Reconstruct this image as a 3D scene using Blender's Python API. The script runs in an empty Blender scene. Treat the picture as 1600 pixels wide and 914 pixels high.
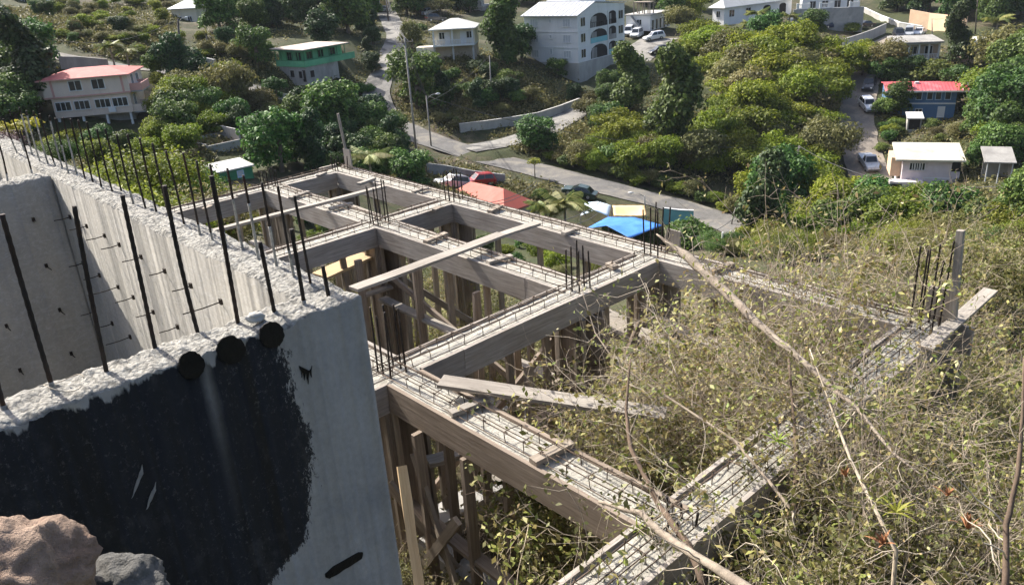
import bpy, bmesh, math, random
import numpy as np
from mathutils import Vector, Matrix, noise as mnoise
random.seed(7); rng = np.random.default_rng(11)
scene = bpy.context.scene
COL = scene.collection
R = math.radians

# ------------------------------------------------------------------ camera model of the place
FPX, PITCH, ROLL, YAW = 1269.451, .3993, -.065, -.844
S = 3.5309065
GX0, GY0 = -.8537*S, 4.1772*S            # far corner of the beam grid
CZ = S                                    # eye height above the beam tops
cp, sp, cr, sr = math.cos(PITCH), math.sin(PITCH), math.cos(ROLL), math.sin(ROLL)
FW = np.array([0, cp, -sp]); _u = np.array([0, sp, cp]); _r = np.array([1., 0, 0])
RT = cr*_r + sr*_u; UP = -sr*_r + cr*_u
EYE = np.array([0, 0, CZ])
AX = np.array([math.cos(YAW), math.sin(YAW), 0]); BX = np.array([AX[1], -AX[0], 0])
def ray(x, y):
    d = FW + RT*(x-800)/FPX + UP*(457-y)/FPX
    return d/np.linalg.norm(d)
def W(x, y, D): return EYE + ray(x, y)*D
def onz(x, y, z):
    d = ray(x, y); return EYE + d*(z-CZ)/d[2]
def pix(P):
    d = np.asarray(P, float)-EYE; k = d@FW
    return 800+FPX*(d@RT)/k, 457-FPX*(d@UP)/k
def G(u, v, z=0.): return np.array([GX0, GY0, 0]) + AX*u + BX*v + np.array([0, 0, z])
def toG(P):
    d = np.asarray(P, float)-np.array([GX0, GY0, 0]); return np.array([d@AX, -(d@BX), d[2]])   # local grid frame (x, y=-v, z)
def gz(x, y, z): return toG(onz(x, y, z))
SUN = Vector((math.cos(R(136))*math.cos(R(41)), math.sin(R(136))*math.cos(R(41)), math.sin(R(41))))

# ------------------------------------------------------------------ objects
def tag(o, label=None, cat=None, group=None, kind=None):
    if label: o['label'] = label
    if cat: o['category'] = cat
    if group: o['group'] = group
    if kind: o['kind'] = kind
    return o
def empty(name, loc=(0, 0, 0), rz=0., parent=None):
    o = bpy.data.objects.new(name, None); COL.objects.link(o)
    o.location = Vector(loc); o.rotation_euler = (0, 0, rz); o.empty_display_size = .2
    if parent: o.parent = parent
    return o
def meshobj(name, me, parent=None, loc=None):
    o = bpy.data.objects.new(name, me); COL.objects.link(o)
    if parent: o.parent = parent
    if loc is not None: o.location = Vector(loc)
    return o
def np_mesh(name, V, F, mats, smooth=False, midx=None):
    """V (n,3); F (m,k) all same size k or a list of such arrays"""
    Fs = F if isinstance(F, list) else [F]
    Fs = [np.asarray(f, np.int32) for f in Fs if len(f)]
    me = bpy.data.meshes.new(name)
    V = np.asarray(V, np.float32)
    me.vertices.add(len(V)); me.vertices.foreach_set('co', V.ravel())
    loops = np.concatenate([f.ravel() for f in Fs]); n = sum(len(f) for f in Fs)
    tot = np.concatenate([np.full(len(f), f.shape[1], np.int32) for f in Fs])
    st = np.concatenate([[0], np.cumsum(tot)[:-1]]).astype(np.int32)
    me.loops.add(len(loops)); me.loops.foreach_set('vertex_index', loops.astype(np.int32))
    me.polygons.add(n); me.polygons.foreach_set('loop_start', st); me.polygons.foreach_set('loop_total', tot)
    if midx is not None: me.polygons.foreach_set('material_index', np.asarray(midx, np.int32))
    if smooth: me.polygons.foreach_set('use_smooth', np.ones(n, bool))
    me.update(calc_edges=True); me.validate()
    for m in (mats if isinstance(mats, (list, tuple)) else [mats]): me.materials.append(m)
    return me
class MB:
    """collects boxes, bars, tubes and polygons into ONE mesh"""
    def __init__(s): s.v = []; s.f = []; s.m = []; s.sm = []
    def add(s, vs, fs, m=0, sm=False):
        k = len(s.v); s.v += [tuple(v) for v in vs]
        for f in fs: s.f.append([k+i for i in f]); s.m.append(m); s.sm.append(sm)
    def box(s, x0, x1, y0, y1, z0, z1, m=0):
        s.add([(x0,y0,z0),(x1,y0,z0),(x1,y1,z0),(x0,y1,z0),(x0,y0,z1),(x1,y0,z1),(x1,y1,z1),(x0,y1,z1)],
              [(0,3,2,1),(4,5,6,7),(0,1,5,4),(1,2,6,5),(2,3,7,6),(3,0,4,7)], m)
    def bar(s, a, b, w, h, m=0, up=(0, 0, 1)):
        a, b = Vector(a), Vector(b); d = (b-a).normalized(); u = Vector(up)
        if abs(d.dot(u)) > .97: u = Vector((1, 0, 0))
        r = d.cross(u).normalized()*(w/2); t = r.cross(d).normalized()*(h/2)
        s.add([a-r-t, a+r-t, a+r+t, a-r+t, b-r-t, b+r-t, b+r+t, b-r+t],
              [(0,1,2,3),(7,6,5,4),(0,4,5,1),(1,5,6,2),(2,6,7,3),(3,7,4,0)], m)
    def tube(s, pts, rad, n=6, m=0, sm=True, cap=True):
        pts = [Vector(p) for p in pts]
        rad = [rad]*len(pts) if np.isscalar(rad) else rad
        k = len(s.v); ref = None
        for i, p in enumerate(pts):
            d = (pts[min(i+1, len(pts)-1)]-pts[max(i-1, 0)])
            d = d.normalized() if d.length > 1e-9 else Vector((0, 0, 1))
            if ref is None: ref = d.orthogonal().normalized()
            x = (ref - d*ref.dot(d)); x = x.normalized() if x.length > 1e-6 else d.orthogonal().normalized()
            ref = x; y = d.cross(x)
            for j in range(n):
                a = 2*math.pi*j/n; q = p+(x*math.cos(a)+y*math.sin(a))*rad[i]; s.v.append(tuple(q))
        for i in range(len(pts)-1):
            for j in range(n):
                j2 = (j+1) % n; s.f.append([k+i*n+j, k+i*n+j2, k+(i+1)*n+j2, k+(i+1)*n+j]); s.m.append(m); s.sm.append(sm)
        if cap:
            s.f.append([k+n-1-j for j in range(n)]); s.m.append(m); s.sm.append(False)
            e = k+(len(pts)-1)*n; s.f.append([e+j for j in range(n)]); s.m.append(m); s.sm.append(False)
    def poly(s, pts, m=0): s.add(pts, [tuple(range(len(pts)))], m)
    def prism(s, pts, d, m=0):
        """polygon pts extruded by vector d"""
        n = len(pts); P = [Vector(p) for p in pts]; Q = [p+Vector(d) for p in P]
        s.add(P+Q, [tuple(reversed(range(n))), tuple(range(n, 2*n))]+[(i, (i+1) % n, n+(i+1) % n, n+i) for i in range(n)], m)
    def mesh(s, name, mats):
        me = bpy.data.meshes.new(name); me.from_pydata(s.v, [], s.f)
        for m in (mats if isinstance(mats, (list, tuple)) else [mats]): me.materials.append(m)
        me.polygons.foreach_set('material_index', s.m); me.polygons.foreach_set('use_smooth', s.sm)
        me.update(); return me
    def build(s, name, mats, parent=None, loc=None): return meshobj(name, s.mesh(name, mats), parent, loc)
def dup(root, loc=None, rz=None, sc=None, label=None, group=None):
    r = root.copy(); COL.objects.link(r)
    if loc is not None: r.location = Vector(loc)
    if rz is not None: r.rotation_euler = (0, 0, rz)
    if sc is not None: r.scale = sc if hasattr(sc, '__len__') else (sc, sc, sc)
    if label: r['label'] = label
    if group: r['group'] = group
    for ch in list(root.children):
        c = ch.copy(); COL.objects.link(c); c.parent = r
        for g in list(ch.children):
            d = g.copy(); COL.objects.link(d); d.parent = c
    return r

# ------------------------------------------------------------------ materials
def newmat(name):
    m = bpy.data.materials.new(name); m.use_nodes = True; nt = m.node_tree; nt.nodes.clear()
    out = nt.nodes.new('ShaderNodeOutputMaterial'); b = nt.nodes.new('ShaderNodeBsdfPrincipled')
    nt.links.new(b.outputs[0], out.inputs[0]); b.inputs['Roughness'].default_value = .85
    b.inputs['Specular IOR Level'].default_value = .3
    return m, nt, b
def N(nt, typ, **kw):
    n = nt.nodes.new(typ)
    for k, v in kw.items():
        if k in n.inputs: n.inputs[k].default_value = v
        else: setattr(n, k, v)
    return n
def rgba(c): return (c[0], c[1], c[2], 1)
def coords(nt, scale=(1, 1, 1), kind='Object', rot=(0, 0, 0)):
    t = nt.nodes.new('ShaderNodeTexCoord'); mp = nt.nodes.new('ShaderNodeMapping')
    mp.inputs['Scale'].default_value = scale; mp.inputs['Rotation'].default_value = rot
    nt.links.new(t.outputs[kind], mp.inputs['Vector']); return mp.outputs[0]
def noi(nt, vec, scale, detail=4, rough=.6, dist=0):
    n = N(nt, 'ShaderNodeTexNoise', Scale=scale, Detail=detail, Roughness=rough, Distortion=dist)
    nt.links.new(vec, n.inputs['Vector']); return n.outputs['Fac']
def ramp(nt, fac, stops, interp='LINEAR'):
    r = nt.nodes.new('ShaderNodeValToRGB'); r.color_ramp.interpolation = interp
    els = r.color_ramp.elements
    while len(els) < len(stops): els.new(.5)
    for e, (p, c) in zip(els, stops):
        e.position = p; e.color = rgba(c) if hasattr(c, '__len__') else (c, c, c, 1)
    nt.links.new(fac, r.inputs[0]); return r.outputs[0]
def mixc(nt, fac, a, b, mode='MIX'):
    m = nt.nodes.new('ShaderNodeMix'); m.data_type = 'RGBA'; m.blend_type = mode
    for sock, v in ((m.inputs['Factor'], fac), (m.inputs['A'], a), (m.inputs['B'], b)):
        pass
    ins = [i for i in m.inputs if i.enabled]
    f = m.inputs[0]; A = m.inputs[6]; B = m.inputs[7]
    for sock, v in ((f, fac), (A, a), (B, b)):
        if isinstance(v, bpy.types.NodeSocket): nt.links.new(v, sock)
        elif hasattr(v, '__len__'): sock.default_value = rgba(v)
        else: sock.default_value = v
    return m.outputs[2]
def mth(nt, op, a, b=None, c=None, clamp=False):
    m = nt.nodes.new('ShaderNodeMath'); m.operation = op; m.use_clamp = clamp
    for i, v in enumerate((a, b, c)):
        if v is None: continue
        if isinstance(v, bpy.types.NodeSocket): nt.links.new(v, m.inputs[i])
        else: m.inputs[i].default_value = v
    return m.outputs[0]
def bump(nt, b, h, strength=.3, dist=.02):
    n = N(nt, 'ShaderNodeBump', Strength=strength, Distance=dist)
    nt.links.new(h, n.inputs['Height']); nt.links.new(n.outputs[0], b.inputs['Normal'])
def plain(name, c, rough=.8, var=.25, scale=3., bmp=.15, metal=0., spec=.3, stain=None, scl=(1, 1, 1)):
    m, nt, b = newmat(name); v = coords(nt, scl)
    f = noi(nt, v, scale, 6, .65)
    lo = tuple(x*(1-var) for x in c); hi = tuple(min(1, x*(1+var)) for x in c)
    col = ramp(nt, f, [(.3, lo), (.7, hi)])
    if stain:
        f2 = noi(nt, v, scale*.35, 5, .7, .6); col = mixc(nt, ramp(nt, f2, [(.5, 0.), (.72, 1.)]), col, stain)
    nt.links.new(col, b.inputs['Base Color']); b.inputs['Roughness'].default_value = rough
    b.inputs['Metallic'].default_value = metal; b.inputs['Specular IOR Level'].default_value = spec
    if bmp: bump(nt, b, noi(nt, v, scale*6, 4, .7), bmp, .02)
    return m
def wood(name, c1, c2, stain=None, g=1.):
    """sawn board: grain runs along local X"""
    m, nt, b = newmat(name)
    oi = nt.nodes.new('ShaderNodeObjectInfo')
    t = nt.nodes.new('ShaderNodeTexCoord'); ad = nt.nodes.new('ShaderNodeVectorMath'); ad.operation = 'ADD'
    sc = nt.nodes.new('ShaderNodeVectorMath'); sc.operation = 'SCALE'; sc.inputs[0].default_value = (37, 17, 23)
    nt.links.new(oi.outputs['Random'], sc.inputs['Scale'])
    nt.links.new(t.outputs['Object'], ad.inputs[0]); nt.links.new(sc.outputs[0], ad.inputs[1])
    mp = nt.nodes.new('ShaderNodeMapping'); mp.inputs['Scale'].default_value = (1.2*g, 22*g, 22*g)
    nt.links.new(ad.outputs[0], mp.inputs['Vector'])
    f = noi(nt, mp.outputs[0], 2.2, 5, .65, .5)
    col = ramp(nt, f, [(.28, c1), (.5, tuple((x+y)/2 for x, y in zip(c1, c2))), (.72, c2)])
    big = noi(nt, ad.outputs[0], 1.7, 4, .6)
    col = mixc(nt, ramp(nt, big, [(.35, .0), (.75, .55)]), col, stain if stain else tuple(x*.55 for x in c1))
    hv = nt.nodes.new('ShaderNodeHueSaturation'); nt.links.new(col, hv.inputs['Color'])
    nt.links.new(mth(nt, 'MULTIPLY_ADD', oi.outputs['Random'], .35, .82), hv.inputs['Value'])
    nt.links.new(hv.outputs[0], b.inputs['Base Color'])
    bump(nt, b, f, .5, .006); b.inputs['Roughness'].default_value = .9
    return m
def leafmat(name, stops, trans=.35, hue=.03, val=.5, bright=1.):
    """leaves: every leaf and every plant its own tint, some light passing through"""
    m, nt, b = newmat(name); out = [n for n in nt.nodes if n.type == 'OUTPUT_MATERIAL'][0]
    ge = nt.nodes.new('ShaderNodeNewGeometry'); oi = nt.nodes.new('ShaderNodeObjectInfo')
    col = ramp(nt, ge.outputs['Random Per Island'], stops)
    hv = nt.nodes.new('ShaderNodeHueSaturation'); nt.links.new(col, hv.inputs['Color'])
    nt.links.new(mth(nt, 'MULTIPLY_ADD', oi.outputs['Random'], hue*2, .5-hue), hv.inputs['Hue'])
    rr = mth(nt, 'FRACT', mth(nt, 'MULTIPLY', oi.outputs['Random'], 7.31))
    nt.links.new(mth(nt, 'MULTIPLY_ADD', rr, val, bright-val/2), hv.inputs['Value'])
    nt.links.new(hv.outputs[0], b.inputs['Base Color']); b.inputs['Roughness'].default_value = .6
    tr = nt.nodes.new('ShaderNodeBsdfTranslucent'); nt.links.new(hv.outputs[0], tr.inputs[0])
    mx = nt.nodes.new('ShaderNodeMixShader'); mx.inputs[0].default_value = trans
    nt.links.new(b.outputs[0], mx.inputs[1]); nt.links.new(tr.outputs[0], mx.inputs[2]); nt.links.new(mx.outputs[0], out.inputs[0])
    return m

M = {}
M['rebar'] = plain('rebar_steel', (.028, .023, .020), .75, .5, 14, .3, .2, stain=(.055, .032, .022))
M['rebar_splash'] = plain('rebar_cement_splashed', (.30, .29, .26), .9, .6, 30, .3)
M['rust'] = plain('rusty_cage', (.10, .072, .052), .8, .5, 12, .2, .2)
M['form_grey'] = wood('form_board_grey', (.21, .185, .16), (.44, .405, .36), (.15, .12, .095))
M['form_brown'] = wood('form_board_brown', (.165, .13, .10), (.35, .29, .235), (.14, .105, .075))
M['form_dark'] = wood('form_panel_dark', (.13, .105, .085), (.27, .23, .19), (.17, .095, .06))
M['plank'] = wood('weathered_plank', (.20, .178, .15), (.42, .385, .335), (.15, .128, .105))
M['tan_wood'] = wood('tan_plank', (.42, .30, .17), (.62, .48, .30), (.3, .22, .14))
M['stake'] = wood('split_stake', (.42, .30, .16), (.66, .52, .32), (.30, .2, .11))
M['post'] = wood('post_wood', (.20, .165, .13), (.36, .31, .25), (.14, .11, .085))
M['white'] = plain('white_paint', (.66, .665, .66), .75, .06, .6, .05, stain=(.55, .56, .55), scl=(1, 1, .35))
M['cream'] = plain('cream_paint', (.66, .60, .48), .75, .07, .6, .05, stain=(.5, .45, .36))
M['pink'] = plain('pink_beige_paint', (.66, .54, .45), .75, .07, .6, .05, stain=(.52, .42, .35), scl=(1, 1, .4))
M['pinktrim'] = plain('rose_trim', (.55, .30, .26), .75, .1, 1., .05)
M['palepink'] = plain('pale_lilac_paint', (.60, .53, .54), .75, .07, .6, .05, stain=(.45, .4, .4))
M['green'] = plain('green_paint', (.115, .36, .20), .7, .12, .8, .05, stain=(.09, .26, .16))
M['greendark'] = plain('dark_green_trim', (.05, .2, .10), .7, .15, 1, .05)
M['blue'] = plain('blue_paint', (.085, .17, .30), .7, .12, .8, .05)
M['lightblue'] = plain('light_blue_paint', (.40, .52, .66), .7, .1, .8, .05)
M['turq'] = plain('turquoise_paint', (.20, .46, .50), .7, .12, .8, .05)
M['yellow'] = plain('yellow_paint', (.70, .48, .18), .7, .1, .8, .05)
M['apricot'] = plain('apricot_paint', (.66, .46, .30), .8, .1, .6, .05, stain=(.5, .38, .27))
M['tanwall'] = plain('tan_wall', (.42, .35, .27), .85, .15, .5, .1, stain=(.3, .25, .2))
M['rose'] = plain('rose_wall', (.45, .33, .30), .85, .12, .5, .1)
M['conc'] = plain('grey_concrete', (.30, .295, .28), .9, .2, .8, .2, stain=(.18, .175, .165), scl=(1, 1, .4))
M['concpale'] = plain('pale_concrete', (.38, .37, .34), .9, .15, .8, .2, stain=(.3, .29, .27), scl=(1, 1, .4))
M['block'] = plain('grey_block_wall', (.25, .255, .25), .9, .15, .9, .2, stain=(.36, .35, .33))
M['redroof'] = plain('faded_red_roof', (.42, .105, .09), .75, .15, 1.2, .1, stain=(.48, .17, .145))
M['orangeroof'] = plain('orange_red_roof', (.46, .11, .075), .7, .08, .7, .05, stain=(.50, .16, .12))
M['crimson'] = plain('crimson_roof', (.48, .09, .10), .55, .12, 1., .05, stain=(.55, .2, .2))
M['whiteroof'] = plain('white_roof', (.50, .50, .475), .75, .08, .8, .05, stain=(.38, .365, .32))
M['creamroof'] = plain('cream_roof', (.50, .475, .385), .75, .08, .8, .05, stain=(.40, .33, .24))
M['silver'] = plain('galvanised_roof', (.40, .42, .45), .6, .12, 1.2, .05, .1, stain=(.30, .30, .29))
M['rustroof'] = plain('rusty_pale_roof', (.46, .39, .33), .8, .18, 1.1, .1, stain=(.30, .21, .15))
M['greyroof'] = plain('grey_flat_roof', (.28, .27, .25), .85, .25, .7, .1, stain=(.17, .16, .15))
M['glass'] = plain('dark_window_glass', (.018, .024, .03), .15, .2, 2, 0, 0, .6)
M['louvre'] = plain('pale_louvre', (.45, .48, .50), .5, .15, 3, .1)
M['dark'] = plain('opening_shade', (.02, .019, .018), .9, .2, 2, 0)  # near-black colour stands in for the shade inside openings
M['tyre'] = plain('tyre_rubber', (.018, .018, .018), .8, .2, 5, 0)
M['rim'] = plain('wheel_rim', (.42, .43, .44), .35, .1, 5, 0, .7)
M['lamp'] = plain('headlight_glass', (.6, .62, .64), .15, .05, 5, 0, 0, .6)
M['taillamp'] = plain('tail_light', (.35, .02, .015), .3, .1, 5, 0, 0, .5)
def carpaint(n, c, metal=.2):
    m, nt, b = newmat(n); b.inputs['Base Color'].default_value = rgba(c); b.inputs['Roughness'].default_value = .28
    b.inputs['Metallic'].default_value = metal; b.inputs['Coat Weight'].default_value = .5; b.inputs['Coat Roughness'].default_value = .08
    f = noi(nt, coords(nt), 1.5, 4); nt.links.new(ramp(nt, f, [(.3, .24), (.7, .42)]), b.inputs['Roughness']); return m
for n_, c_ in dict(white=(.72, .73, .74), silver=(.42, .44, .46), red=(.33, .02, .022), black=(.02, .02, .023), green=(.035, .06, .045), navy=(.03, .04, .08), brown=(.12, .08, .06)).items():
    M['car_'+n_] = carpaint('car_paint_'+n_, c_)
M['pole'] = plain('weathered_pole', (.30, .28, .25), .9, .25, 2, .2)
M['poledark'] = plain('dark_wood_pole', (.10, .085, .07), .9, .25, 2, .2)
M['wire'] = plain('black_cable', (.07, .07, .07), .7, .1, 2, 0)
M['tie'] = plain('form_tie_wire', (.03, .024, .02), .75, .3, 20, 0, .4)
M['tar'] = plain('bitumen_black', (.0085, .0085, .0085), .6, .4, 9, .35, 0, .2)
M['bark'] = plain('tree_bark', (.13, .105, .08), .95, .3, 2, .3)
M['deadwood'] = plain('dead_branch_bark', (.25, .21, .165), .9, .4, 9, .5, stain=(.13, .10, .08))
M['drytwig'] = plain('dry_twig', (.42, .355, .265), .9, .35, 3, 0, stain=(.22, .18, .13))
M['greytwig'] = plain('grey_twig', (.42, .365, .285), .9, .35, 3, 0, stain=(.24, .19, .14))
M['browntwig'] = plain('brown_twig', (.31, .255, .195), .9, .4, 3, 0, stain=(.15, .12, .09))
M['darktwig'] = plain('dark_stem', (.12, .085, .06), .9, .4, 6, .2)
M['palmtrunk'] = plain('palm_trunk', (.22, .19, .155), .95, .3, 5, .3)
M['tarp'] = plain('blue_tarpaulin', (.045, .19, .56), .5, .14, .9, .1, 0, .4, stain=(.09, .28, .66))
M['tansail'] = plain('tan_shade_cloth', (.68, .47, .24), .8, .1, .9, .05)
M['palecanvas'] = plain('pale_canopy', (.55, .66, .74), .6, .1, .8, .05, stain=(.44, .58, .70))
M['bluepaint'] = plain('blue_plastic', (.03, .12, .42), .5, .1, 1, 0)
M['brownleaf'] = plain('dried_rust_leaf', (.26, .12, .055), .85, .45, 9, .2, stain=(.34, .22, .11))
# leaf materials
M['l_mango'] = leafmat('mango_leaves', [(0, (.026, .058, .010)), (.45, (.062, .122, .020)), (.8, (.102, .18, .03)), (1, (.16, .23, .055))], .30)
M['l_dark'] = leafmat('dark_evergreen_leaves', [(0, (.015, .036, .010)), (.5, (.036, .076, .018)), (.85, (.058, .11, .028)), (1, (.095, .145, .045))], .25)
M['l_acacia'] = leafmat('acacia_leaves', [(0, (.068, .100, .006)), (.4, (.138, .182, .010)), (.75, (.205, .25, .018)), (1, (.29, .31, .05))], .42, .02)
M['l_sunny'] = leafmat('sunny_acacia_leaves', [(0, (.075, .10, .010)), (.4, (.15, .18, .018)), (.75, (.22, .245, .03)), (1, (.30, .31, .07))], .42, .015)
M['l_olive'] = leafmat('olive_thin_leaves', [(0, (.075, .078, .024)), (.5, (.145, .145, .042)), (1, (.23, .215, .08))], .38, .025)
M['l_bright'] = leafmat('bright_green_leaves', [(0, (.05, .09, .016)), (.5, (.11, .17, .03)), (1, (.20, .26, .06))], .4)
M['l_gold'] = leafmat('golden_vine_leaves', [(0, (.12, .085, .010)), (.5, (.24, .17, .02)), (1, (.33, .24, .04))], .35)
M['l_palm'] = leafmat('palm_leaflets', [(0, (.09, .12, .02)), (.5, (.18, .21, .04)), (1, (.32, .32, .09))], .38)
M['l_dry'] = leafmat('drying_vine_leaves', [(0, (.21, .155, .065)), (.25, (.37, .31, .13)), (.5, (.29, .29, .08)), (.8, (.18, .225, .045)), (1, (.50, .45, .25))], .3, .02, .6)
M['l_scrub'] = leafmat('scrub_leaves', [(0, (.08, .08, .026)), (.5, (.13, .135, .042)), (1, (.24, .21, .09))], .3, .02, .3)
M['l_purple'] = leafmat('purple_brown_leaves', [(0, (.05, .03, .035)), (.5, (.11, .07, .075)), (1, (.22, .16, .16))], .25)
M['l_lime'] = leafmat('lime_leaves', [(0, (.15, .19, .025)), (.5, (.26, .30, .04)), (1, (.40, .40, .09))], .45)
# ------------------------------------------------------------------ terrain: control points -> thin plate spline
near = [ # grid frame u, v, z
 (13, 7.5, 1.85), (13, 9, 2.0), (14.5, 7.0, 1.75), (11.6, 7.6, 1.1), (10.7, 6.6, .2), (10.6, 5.6, -.9), (9.2, 5.2, -1.75), (12.2, 5.6, .3), (12, 4, -.85),
 (8.5, 2.5, -2.0), (5.5, 2.5, -2.2), (5, .7, -2.4), (1.5, 2.5, -2.5), (1.5, .7, -2.7), (-1, 3, -2.6), (9, 1.5, -1.85), (9, .5, -1.95), (12, 1.5, -.95), (13.5, 3, -.9), (14.5, 5, .6),
 (12, -.8, -2.2), (15, 0, -1.6), (17, 3, -.6), (9, -2, -3.2), (5, -2, -3.6), (0, -2.5, -4.0), (-3, 0, -3.2), (-4, 5, -2.0), (2, 8, -.6), (-6, 10, -1.5), (6, 9, -.3),
 (15, -4, -3.6), (20, 0, -2.2), (11, -8, -7.5), (4, -9, -8), (-6, -6, -6.5), (-12, 3, -5),
]
far = [ # pixel x, y, distance
 (904,125,160),(826,97,161),(990,95,172),(150,197,125),(235,200,122),(470,122,145),(550,105,150),(710,98,155),(1100,342,105),(1000,305,108),(900,275,112),(820,258,117),(750,235,122),(690,215,127),(650,203,130),(600,185,137),
 (565,165,141),(600,130,150),(605,95,162),(615,60,180),(600,25,208),(40,75,155),(120,88,150),(200,104,146),(330,122,142),(440,152,140),(270,120,145),
 (1350,260,124),(1340,210,134),(1345,170,145),(1360,130,157),(1372,85,178),(1400,55,195),(200,2,222),(60,5,215),(420,30,190),(800,2,232),(700,25,205),(1000,66,183),(1050,45,200),(1150,75,170),(1180,50,190),(1280,50,200),
 (1500,5,245),(1590,72,190),(1200,150,145),(1100,210,130),(1200,255,125),(960,215,128),(1445,292,115),(1445,190,145),(1430,95,170),(1540,110,165),(1560,285,112),(1560,170,140),
 (975,372,97),(770,320,97),(700,296,104),(1100,372,98),(370,292,92),(350,255,102),(330,215,115),(1190,375,92),(1300,345,98),(1400,345,95),(1500,350,90),(1590,350,88),(880,165,142),(800,190,136),
 (700,190,133),(260,190,124),(40,170,132),(450,200,120),(520,240,112),(640,280,105),
 (250,330,40),(100,262,36),(20,225,40),(1120,392,60),(1250,405,50),(1400,425,40),(1560,440,36),(1300,425,28),(1500,470,20),(1590,500,18),
]
extra = [(-90, 60, -10), (-60, 30, -6), (-30, 10, -3), (90, 60, -24), (50, 20, -8), (30, 5, 0), (0, -15, 6), (-20, -15, 4), (20, -15, 5), (0, -40, 16), (-60, -40, 14), (60, -40, 16),
 (-130, 130, 8), (-150, 230, 30), (0, 330, 18), (140, 320, 16), (180, 200, 0), (150, 100, -14), (0, 480, 60), (-250, 400, 75), (250, 450, 60), (-40, 60, -14), (0, 50, -18), (30, 60, -22), (0, 25, -9.5), (12, 28, -10)]
CP = np.array([G(*p) for p in near]+[W(*p) for p in far]+[np.array(p, float)*1. for p in extra])
def _tps_fit(P, lam=.6):
    n = len(P); X = P[:, :2]/100; d = np.linalg.norm(X[:, None]-X[None], axis=2)
    K = np.where(d > 0, d*d*np.log(d+1e-12), 0)
    # control points near the eye are followed more closely than far ones
    dist = np.linalg.norm(P[:, :2], axis=1); K = K+np.diag(2e-5*(dist/20+.2)**1.5*lam)
    Q = np.hstack([np.ones((n, 1)), X]); A = np.block([[K, Q], [Q.T, np.zeros((3, 3))]])
    return np.linalg.solve(A, np.concatenate([P[:, 2], np.zeros(3)])), X
_w, _X = _tps_fit(CP)
def tps(x, y):
    x = np.asarray(x, float)/100; y = np.asarray(y, float)/100; sh = x.shape; x = x.ravel(); y = y.ravel()
    out = np.empty(len(x))
    for i in range(0, len(x), 20000):
        xx, yy = x[i:i+20000], y[i:i+20000]
        d = np.hypot(xx[:, None]-_X[None, :, 0], yy[:, None]-_X[None, :, 1])
        out[i:i+20000] = (d*d*np.log(d+1e-12))@_w[:len(_X)]+_w[-3]+_w[-2]*xx+_w[-1]*yy
    return out.reshape(sh)
def axis(lo, hi, steps):
    """steps: list of (until, spacing) going outwards from 0"""
    out = [0.]
    for side in (1, -1):
        p = 0.; lim = hi if side > 0 else -lo
        while p < lim:
            sp_ = next((s for u, s in steps if p < u), steps[-1][1]); p += sp_; out.append(side*p)
    return np.array(sorted(out))
XS = axis(-620, 620, [(20, .5), (60, 1.4), (150, 1.8), (260, 4), (700, 40)])
YS = axis(-120, 900, [(26, .5), (90, 1.6), (215, 1.7), (300, 5), (1000, 40)])
XX, YY = np.meshgrid(XS, YS, indexing='ij')
ZZ = tps(XX, YY)
far_w = np.clip((np.hypot(XX, YY)-240)/150, 0, 1)
ZZ = ZZ*(1-far_w)+far_w*np.clip(ZZ, -40, 90)
def hgt(x, y):
    x = np.asarray(x, float); y = np.asarray(y, float)
    i = np.clip(np.searchsorted(XS, x)-1, 0, len(XS)-2); j = np.clip(np.searchsorted(YS, y)-1, 0, len(YS)-2)
    a = np.clip((x-XS[i])/(XS[i+1]-XS[i]), 0, 1); b = np.clip((y-YS[j])/(YS[j+1]-YS[j]), 0, 1)
    return (ZZ[i, j]*(1-a)+ZZ[i+1, j]*a)*(1-b)+(ZZ[i, j+1]*(1-a)+ZZ[i+1, j+1]*a)*b
_TS = np.concatenate([np.arange(1.5, 30, .1), np.arange(30, 420, .5)])
def T(x, y, tmin=0.):
    """first point of the ground on the sight line through a pixel"""
    d = ray(x, y); ts = _TS[_TS >= tmin]; P = EYE+ts[:, None]*d
    g = P[:, 2]-hgt(P[:, 0], P[:, 1]); k = np.argmax(g <= 0)
    if not (g <= 0).any(): return P[-1]
    if k == 0: return P[0]
    t = ts[k-1]+(ts[k]-ts[k-1])*g[k-1]/(g[k-1]-g[k]); return EYE+t*d
def ground(x, y, dz=0.): return np.array([x, y, float(hgt(x, y))+dz])

# ------------------------------------------------------------------ roads carved into the ground
def smooth_line(P, n=60):
    P = np.array(P, float); s = np.concatenate([[0], np.cumsum(np.linalg.norm(np.diff(P[:, :2], axis=0), axis=1))])
    t = np.linspace(0, s[-1], n); Q = np.stack([np.interp(t, s, P[:, k]) for k in range(3)], 1)
    for _ in range(6): Q[1:-1] = (Q[:-2]+2*Q[1:-1]+Q[2:])/4
    return Q
def carve(Q, half, fade=5., off=.16):
    d2 = np.full(XX.shape, 1e9); hz = np.zeros(XX.shape)
    sel = (XX > Q[:, 0].min()-15) & (XX < Q[:, 0].max()+15) & (YY > Q[:, 1].min()-15) & (YY < Q[:, 1].max()+15)
    x, y = XX[sel], YY[sel]; best = np.full(x.shape, 1e9); bz = np.zeros(x.shape)
    for a, b in zip(Q[:-1], Q[1:]):
        e = b[:2]-a[:2]; L = e@e+1e-9; t = np.clip(((x-a[0])*e[0]+(y-a[1])*e[1])/L, 0, 1)
        dd = np.hypot(x-a[0]-t*e[0], y-a[1]-t*e[1]); m = dd < best
        best[m] = dd[m]; bz[m] = (a[2]+t*(b[2]-a[2]))[m]
    k = np.clip((best-half-1.2)/fade, 0, 1); k = k*k*(3-2*k)
    z = ZZ[sel]; ZZ[sel] = (bz-off)*(1-k)+z*k
def road_px(pts, half, n=70):
    Q = smooth_line([T(*p) for p in pts], n); carve(Q, half); return Q, half
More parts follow.
